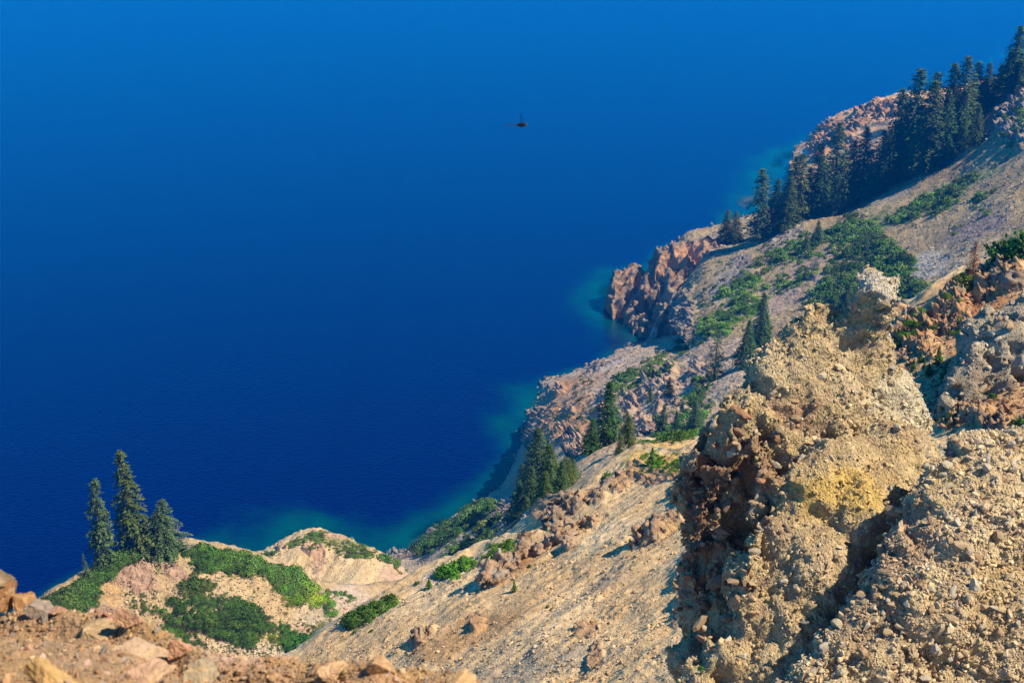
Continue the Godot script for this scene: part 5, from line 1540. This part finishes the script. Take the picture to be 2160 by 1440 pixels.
func build_plants() -> void:
	var rng := RandomNumberGenerator.new()
	rng.seed = 5
	var near_s := [shrub(1, 560, 0.068, Color(0.038, 0.105, 0.013), Color(0.115, 0.26, 0.028)), shrub(21, 460, 0.078, Color(0.05, 0.13, 0.022), Color(0.13, 0.26, 0.028)), shrub(22, 400, 0.074, Color(0.05, 0.10, 0.03), Color(0.15, 0.26, 0.055))]
	var far_s := [shrub(2, 240, 0.12, Color(0.045, 0.115, 0.02), Color(0.10, 0.235, 0.028)), shrub(23, 200, 0.13, Color(0.05, 0.12, 0.024), Color(0.115, 0.23, 0.03)), shrub(24, 180, 0.12, Color(0.05, 0.10, 0.03), Color(0.14, 0.24, 0.055))]
	var g := Color(1, 1, 1)
	var lime := Color(2.2, 1.75, 0.9)
	var dull := Color(1.25, 0.95, 1.1)
	var tuft := Color(1.4, 1.05, 1.3)
	# the left hill
	thicket("hill", [[20, 1315], [55, 1285], [95, 1255], [150, 1222], [195, 1188], [245, 1164], [300, 1148], [360, 1142], [430, 1146], [480, 1158], [440, 1182], [360, 1178], [300, 1176], [250, 1200], [212, 1226], [190, 1250], [130, 1275]], 2000, 1.5, near_s, g, "dark green scrub along the crest of the left hill under the big conifers", rng)
	thicket("hill", [[85, 1285], [120, 1262], [150, 1252], [185, 1240], [208, 1252], [196, 1272], [165, 1290], [145, 1305], [100, 1300]], 500, 1.3, near_s, g, "dark green scrub at the left foot of the hill just above the ledge", rng)
	thicket("hill", [[368, 1160], [440, 1150], [520, 1166], [590, 1185], [650, 1210], [660, 1245], [600, 1250], [570, 1232], [540, 1205], [470, 1200], [445, 1212], [380, 1190]], 1500, 1.4, near_s, g, "dark green scrub running down the right shoulder of the hill", rng)
	thicket("hill", [[585, 1215], [640, 1210], [655, 1240], [690, 1262], [665, 1275], [600, 1270], [575, 1240]], 320, 1.2, near_s, lime, "yellow green scrub in the dip below the hill's right shoulder", rng, 0.6)
	thicket("hill", [[310, 1285], [365, 1264], [430, 1262], [455, 1256], [500, 1268], [530, 1290], [575, 1310], [600, 1322], [560, 1330], [520, 1350], [470, 1345], [420, 1330], [360, 1318]], 1500, 1.35, near_s, g, "largest dark green scrub patch on the face of the hill", rng)
	thicket("hill", [[345, 1325], [375, 1320], [410, 1340], [432, 1362], [405, 1368], [360, 1345]], 220, 1.3, near_s, g, "small dark scrub patch at the foot of the hill above the ledge", rng)
	thicket("hill", [[385, 1225], [412, 1218], [425, 1232], [452, 1228], [440, 1250], [415, 1262], [390, 1250]], 150, 1.2, near_s, dull, "dull olive bush in the middle of the hill face", rng)
	thicket("hill", [[520, 1320], [575, 1322], [612, 1345], [590, 1352], [540, 1345], [500, 1335]], 200, 1.0, near_s, lime, "lime green patch in the lower scrub of the gully", rng, 0.4)
	thicket("hill", [[575, 1305], [625, 1330], [640, 1350], [630, 1372], [622, 1390], [605, 1372], [600, 1340]], 320, 1.1, near_s, Color(0.9, 1.3, 0.8), "bright green scrub stripe running down the gully", rng)
	thicket("hill", [[590, 1285], [640, 1300], [700, 1330], [720, 1345], [690, 1350], [640, 1320], [600, 1302]], 130, 0.9, near_s, tuft, "sparse green tufts on the right bank of the gully", rng)
	thicket("hill", [[680, 1280], [700, 1275], [706, 1295], [688, 1298]], 30, 1.3, near_s, Color(1.0, 1.2, 0.9), "round green bush alone in the gully", rng)
	thicket("hill", [[660, 1345], [700, 1335], [712, 1350], [690, 1365], [655, 1362]], 90, 1.1, near_s, g, "dark green bush beside the grey slab in the gully", rng)
	thicket("hill", [[640, 1215], [700, 1235], [740, 1262], [700, 1262], [655, 1240]], 150, 1.0, near_s, Color(0.9, 0.9, 1.0), "dark scrub at the foot of the cream knoll", rng)
	thicket("hill", [[400, 1190], [560, 1220], [600, 1300], [560, 1290], [450, 1230]], 260, 0.32, near_s, tuft, "tiny tufts dotted over the pale face of the hill", rng)
	thicket("hill", [[420, 1330], [640, 1360], [640, 1395], [440, 1370]], 420, 0.36, near_s, tuft, "tiny tufts dotted over the foot of the hill", rng)
	thicket("hill", [[250, 1240], [330, 1250], [340, 1290], [280, 1280]], 60, 0.6, near_s, dull, "little dark bushes below the red rocks of the hill", rng)
	thicket("knoll", [[590, 1160], [640, 1134], [690, 1126], [740, 1142], [790, 1168], [760, 1175], [700, 1160], [650, 1152]], 900, 0.8, far_s, Color(1.5, 1.15, 1.3), "olive heath on top of the cream knoll", rng, 0.4)
	thicket("knoll", [[520, 1185], [560, 1165], [580, 1170], [575, 1190], [530, 1200]], 160, 1.6, far_s, g, "dark bushes at the left end of the cream knoll", rng)
	thicket("knoll", [[800, 1175], [830, 1180], [850, 1205], [830, 1200]], 40, 1.2, far_s, g, "dark bushes at the right end of the cream knoll", rng)
	# the talus slope
	thicket("talus", [[738, 1318], [760, 1296], [800, 1272], [826, 1268], [830, 1282], [795, 1300], [755, 1322]], 260, 0.62, near_s, g, "dense green bush on the lower left crest of the talus slope", rng)
	thicket("talus", [[935, 1212], [950, 1188], [985, 1180], [1005, 1190], [985, 1200], [955, 1220]], 160, 0.5, near_s, Color(1.1, 1.4, 0.9), "bright green scrub on the crest of the talus slope", rng)
	thicket("talus", [[1020, 1185], [1040, 1160], [1070, 1148], [1080, 1158], [1040, 1190]], 90, 0.45, near_s, Color(1.3, 1.3, 0.9), "bright scrub on the crest left of the largest brown outcrop", rng)
	thicket("talus", [[1345, 985], [1365, 965], [1385, 962], [1405, 980], [1385, 985], [1360, 1000]], 120, 0.34, near_s, Color(1.2, 1.5, 0.9), "bright scrub around the sapling on the yellow sand", rng)
	thicket("talus", [[1405, 985], [1430, 960], [1450, 962], [1450, 985], [1420, 992]], 130, 0.34, near_s, Color(1.1, 1.3, 0.9), "green scrub against the pinnacle's left edge on the yellow sand", rng)
	thicket("talus", [[1990, 640], [2010, 600], [2045, 575], [2060, 590], [2020, 625]], 60, 0.6, near_s, dull, "dark heath on the crest of the red slope", rng)
	thicket("talus", [[1880, 720], [1910, 680], [1940, 650], [1960, 655], [1930, 700], [1895, 735]], 160, 0.6, near_s, Color(0.8, 0.9, 1.0), "dark scrub at the lower left edge of the red slope", rng)
	thicket("talus", [[2012, 700], [2030, 680], [2046, 690], [2036, 702]], 40, 0.5, near_s, g, "green bush in the middle of the red slope", rng)
	thicket("talus", [[1900, 760], [1960, 735], [2010, 770], [1990, 820], [1910, 800]], 60, 0.3, near_s, tuft, "grassy tufts among the saplings in the dip", rng)
	thicket("talus", [[2090, 560], [2095, 520], [2130, 475], [2200, 440], [2240, 520], [2160, 560]], 5, 0.5, near_s, g, "dark bush foot at the top right of the red slope", rng)
	thicket("talus", [[1985, 885], [2000, 862], [2025, 862], [2030, 880], [2000, 892]], 70, 0.3, near_s, Color(1.4, 1.1, 1.1), "dull shrub under the grey tan crag", rng)
	thicket("shoulder", [[1350, 940], [1400, 920], [1460, 905], [1470, 930], [1400, 935]], 160, 1.1, near_s, g, "green scrub behind the yellow sand crest", rng)
	thicket("shoulder", [[1200, 1075], [1240, 1020], [1270, 1000], [1290, 1010], [1240, 1060]], 24, 0.4, near_s, tuft, "few tufts on the pale shoulder", rng)
	# shore, spur and scree
	thicket("strand", [[880, 1158], [905, 1130], [950, 1098], [1000, 1068], [1038, 1058], [1040, 1076], [1000, 1108], [950, 1140], [905, 1165]], 1300, 2.0, far_s, g, "dense green thicket along the near shore", rng)
	thicket("strand", [[940, 1165], [985, 1145], [1000, 1170], [965, 1195], [940, 1190]], 200, 1.6, far_s, g, "dark scrub on the shore slope above the talus crest", rng)
	thicket("strand", [[1000, 1120], [1060, 1080], [1080, 1095], [1050, 1125], [1010, 1150], [960, 1160]], 220, 1.5, far_s, Color(1.1, 0.95, 1.1), "patchy scrub on the middle of the shore slope", rng)
	thicket("strand", [[1060, 1130], [1110, 1060], [1200, 1000], [1210, 1040], [1180, 1100], [1100, 1140]], 260, 1.6, far_s, g, "shaded undergrowth below the conifer clump", rng)
	thicket("spur", [[1290, 810], [1330, 785], [1400, 745], [1470, 705], [1490, 712], [1430, 765], [1370, 800], [1310, 832]], 420, 1.7, far_s, Color(1.1, 1.0, 0.9), "long green scrub band on the upper part of the spur", rng)
	thicket("spur", [[1290, 815], [1330, 795], [1345, 810], [1310, 835], [1295, 832]], 160, 2.2, far_s, g, "dark bushes at the lower end of the spur's scrub band", rng)
	thicket("spur", [[1350, 925], [1400, 900], [1470, 890], [1480, 925], [1400, 935]], 300, 2.0, far_s, g, "green scrub in the hollow under the dark rocks", rng)
	thicket("spur", [[1420, 870], [1470, 800], [1500, 790], [1500, 880], [1450, 890]], 160, 1.8, far_s, Color(0.9, 1.0, 1.0), "scattered bushes left of the pinnacle under the dark rocks", rng)
	thicket("spur", [[1150, 900], [1220, 850], [1290, 880], [1220, 930]], 40, 1.3, far_s, dull, "few bushes on the orange face of the spur", rng)
	thicket("spur", [[1220, 800], [1290, 780], [1260, 830], [1225, 840]], 60, 1.2, far_s, dull, "heath beside the orange crest of the spur", rng)
	thicket("scree", [[1478, 690], [1500, 665], [1560, 650], [1600, 625], [1620, 640], [1560, 690], [1500, 708]], 460, 2.2, far_s, Color(1.5, 1.5, 0.85), "light green scrub slope right of the headland", rng, 0.5)
	thicket("scree", [[1530, 640], [1545, 590], [1580, 580], [1600, 600], [1570, 635]], 260, 2.4, far_s, Color(1.1, 1.15, 0.9), "green scrub patch under the left end of the conifer row", rng)
	thicket("scree", [[1590, 545], [1640, 520], [1700, 500], [1740, 490], [1720, 540], [1650, 560], [1600, 570]], 300, 2.6, far_s, g, "dark bushes in the shade below the conifer row", rng)
	thicket("scree", [[1600, 620], [1680, 570], [1740, 545], [1720, 580], [1650, 620]], 150, 2.4, far_s, g, "bushes dotted over the sandy slope below the row", rng)
	thicket("scree", [[1750, 500], [1790, 460], [1840, 465], [1860, 500], [1900, 530], [1930, 560], [1910, 590], [1960, 600], [1965, 640], [1900, 670], [1760, 680], [1700, 640], [1740, 590], [1760, 545]], 2600, 2.3, far_s, g, "widest dark green thicket behind the pinnacle's round knob", rng)
	thicket("scree", [[1880, 455], [1930, 430], [1990, 400], [2050, 366], [2060, 372], [2020, 410], [1960, 445], [1900, 470]], 800, 2.0, far_s, g, "long dark green scrub stripe across the grey scree", rng)
	thicket("scree", [[1960, 440], [2010, 412], [2030, 420], [1980, 452]], 140, 1.8, far_s, g, "short scrub stripe below the long one on the scree", rng)
	thicket("scree", [[2050, 420], [2080, 400], [2100, 400], [2060, 440]], 60, 1.9, far_s, g, "small scrub patch at the right end of the stripes on the scree", rng)
	thicket("scree", [[2010, 486], [2040, 465], [2046, 470], [2018, 490]], 30, 1.6, far_s, g, "single dark bush alone on the lower scree", rng)
	thicket("scree", [[2060, 455], [2085, 440], [2090, 455], [2068, 466]], 30, 1.6, far_s, g, "bush on the scree under the small scrub patch", rng)
	thicket("scree", [[1750, 475], [1850, 430], [1960, 450], [1900, 480], [1840, 470]], 200, 0.9, far_s, Color(2.0, 1.7, 0.9), "thin yellow green grass at the edge of the scree", rng, 0.4)
	thicket("scree", [[1460, 720], [1490, 560], [1540, 540], [1540, 660]], 120, 1.5, far_s, dull, "sparse bushes on the slope behind the headland cliff", rng)
	thicket("scree", [[2110, 250], [2150, 200], [2180, 220], [2160, 300], [2130, 320]], 60, 2.4, far_s, g, "dark bushes among the rocks at the right edge", rng)
	# single shrubs
	var round_bush := shrub(9, 700, 0.075, Color(0.018, 0.06, 0.010), Color(0.07, 0.19, 0.03))
	var i := 0
	for e in [[1283, 1012, 42, 42, "talus", "round bright green shrub on the crest of the talus slope"], [1255, 1034, 22, 14, "talus", "green shrub growing on top of the dark square boulder"], [880, 1232, 18, 16, "talus", "round shrub left of the little sapling on the lower crest"], [1118, 1196, 14, 14, "talus", "tiny shrub on the face of the largest brown outcrop"], [822, 1284, 16, 14, "talus", "small shrub right of the dense bush on the lower crest"], [1240, 1250, 10, 12, "talus", "lone green tuft in the middle of the talus slope"], [1155, 1280, 10, 12, "talus", "lone faint tuft left of the middle of the talus slope"], [750, 1335, 16, 14, "talus", "small shrub below the dense bush, left one of two"], [786, 1332, 14, 12, "talus", "small shrub below the dense bush, right one of two"], [1375, 1318, 8, 10, "talus", "tiny tuft near the pinnacle's foot on the talus slope"], [2028, 688, 34, 30, "talus", "dark green shrub in the middle of the red slope"], [1972, 690, 26, 26, "talus", "dark shrub among the rocks left of the middle of the red slope"], [2154, 905, 60, 70, "talus", "dark leafy bush at the right edge under the grey tan crag"], [2130, 545, 120, 110, "talus", "big dark bush on the red slope crest at the right edge"], [2172, 540, 130, 130, "talus", "big dark bush cut off by the right edge above the red slope"], [2095, 838, 22, 24, "talus", "bright green shrub in a cleft of the grey tan crag"]]:
		var p := ground(e[4], e[0], e[1])
		var q := pix(p)
		if i == 15: p = at(e[0], e[1], 61.4)
		if i == 1: p = at(e[0], e[1] + 4, q.z - 0.5)
		var o := base("shrub", p, i * 1.3)
		var w: float = e[2] * q.z / FOC
		o.scale = Vector3(w, e[3] * q.z / FOC * 1.15, w)
		put("foliage", round_bush, o)
		var bv := PackedVector3Array()
		var bn := PackedVector3Array()
		for k in 5: rod(bv, bn, Vector3(0, -0.08, 0), Vector3(cos(k * 1.3) * 0.25, 0.3, sin(k * 1.3) * 0.25), 0.02, 0.008, 4)
		put("stem", arrays(bv, bn, PackedColorArray(), PackedInt32Array(), M.bark), o)
		tag(o, e[5], "shrub", "single shrubs on the near slopes")
		i += 1
	var tp := at(1480, 1412, 36.2)
	var to := base("shrub", tp)
	to.scale = Vector3.ONE * 0.26
	put("foliage", round_bush, to)
	tag(to, "tiny green plant rooted in the foot of the pinnacle at the bottom", "shrub", "single shrubs on the near slopes")


# ------------------------------------------------------------------ the dragonfly in front of the lake
func build_insect() -> void:
	var d := 5.2
	var s := d / FOC      # metres per pixel there
	var o := base("dragonfly", at(1101, 263, d))
	o.rotation = Vector3(0.35, 0.15, -0.04)
	var body := StandardMaterial3D.new()
	body.albedo_color = lin(0.012, 0.009, 0.008).linear_to_srgb()
	body.roughness = 0.8
	body.metallic_specular = 0.15
	var tail := StandardMaterial3D.new()
	tail.albedo_color = lin(0.022, 0.024, 0.034).linear_to_srgb()
	tail.roughness = 0.8
	tail.metallic_specular = 0.15
	var eye := StandardMaterial3D.new()
	eye.albedo_color = lin(0.02, 0.018, 0.01).linear_to_srgb()
	eye.roughness = 0.6
	var wing := StandardMaterial3D.new()
	wing.albedo_color = Color(0.02, 0.09, 0.2, 0.22)
	wing.transparency = BaseMaterial3D.TRANSPARENCY_ALPHA
	wing.cull_mode = BaseMaterial3D.CULL_DISABLED
	wing.roughness = 0.7
	wing.metallic_specular = 0.05
	put("thorax", spindle([[-10, 1.6], [-7, 3.2], [-2, 4.6], [3, 4.4], [6, 2.2]], s, body), o)
	put("abdomen", spindle([[-36, 0.5], [-33, 0.9], [-26, 1.0], [-18, 1.1], [-12, 1.6], [-8, 2.2]], s, tail), o)
	put("head", spindle([[5, 1.4], [7, 3.0], [9.5, 3.0], [11, 1.2]], s, eye), o)
	for k in 2:
		var e := put("eye", spindle([[-2.2, 0.3], [-1.5, 1.6], [0, 2.2], [1.5, 1.6], [2.2, 0.3]], s, eye), o)
		e.position = Vector3(8.6, 1.2, 2.0 if k else -2.0) * s
	for k in 4:
		var v := PackedVector3Array()
		var n := PackedVector3Array()
		var out := PackedVector3Array()
		var hind := k > 1
		for q in 13:
			var t := q / 12.0
			var wd := (5.5 if hind else 4.4) * pow(sin(PI * clampf(0.12 + t * 0.83, 0, 1)), 0.6)
			out.append(Vector3(-wd * 0.75, 0.12 * sin(t * 3.0), t * 27.0) * s)
			out.append(Vector3(wd * 0.35, 0.0, t * 27.0) * s)
		for q in 12:
			var a := q * 2
			v.append_array(PackedVector3Array([out[a], out[a + 1], out[a + 2], out[a + 2], out[a + 1], out[a + 3]]))
			for r in 6: n.append(Vector3.UP)
		var w := put("wing", arrays(v, n, PackedColorArray(), PackedInt32Array(), wing), o)
		w.position = Vector3(2.5 if not hind else -3.5, 3.2, 0) * s
		var sgn := 1.0 if k % 2 == 0 else -1.0
		w.rotation = Vector3(0.0, 0.12 * (1 if hind else -1) * sgn, 0.0)
		if sgn < 0: w.rotation.y += PI
		w.rotation.x = -0.5 if k % 2 == 0 else -0.25
	tag(o, "dragonfly hovering in mid air in front of the blue lake", "dragonfly")


func spindle(prof: Array, s: float, mat: Material) -> ArrayMesh:
	var v := PackedVector3Array()
	var n := PackedVector3Array()
	var idx := PackedInt32Array()
	var sides := 10
	var pts := [[prof[0][0], 0.01]] + prof + [[prof[-1][0], 0.01]]
	for i in pts.size():
		var a: Array = pts[maxi(i - 1, 0)]
		var b: Array = pts[mini(i + 1, pts.size() - 1)]
		for k in sides + 1:
			var t := TAU * k / sides
			v.append(Vector3(pts[i][0], cos(t) * pts[i][1], sin(t) * pts[i][1]) * s)
			n.append(Vector3(-(b[1] - a[1]), cos(t) * (b[0] - a[0] + 0.01), sin(t) * (b[0] - a[0] + 0.01)).normalized())
	for i in pts.size() - 1:
		for k in sides:
			var q := i * (sides + 1) + k
			idx.append_array(PackedInt32Array([q, q + sides + 1, q + 1, q + 1, q + sides + 1, q + sides + 2]))
	return arrays(v, n, PackedColorArray(), idx, mat)
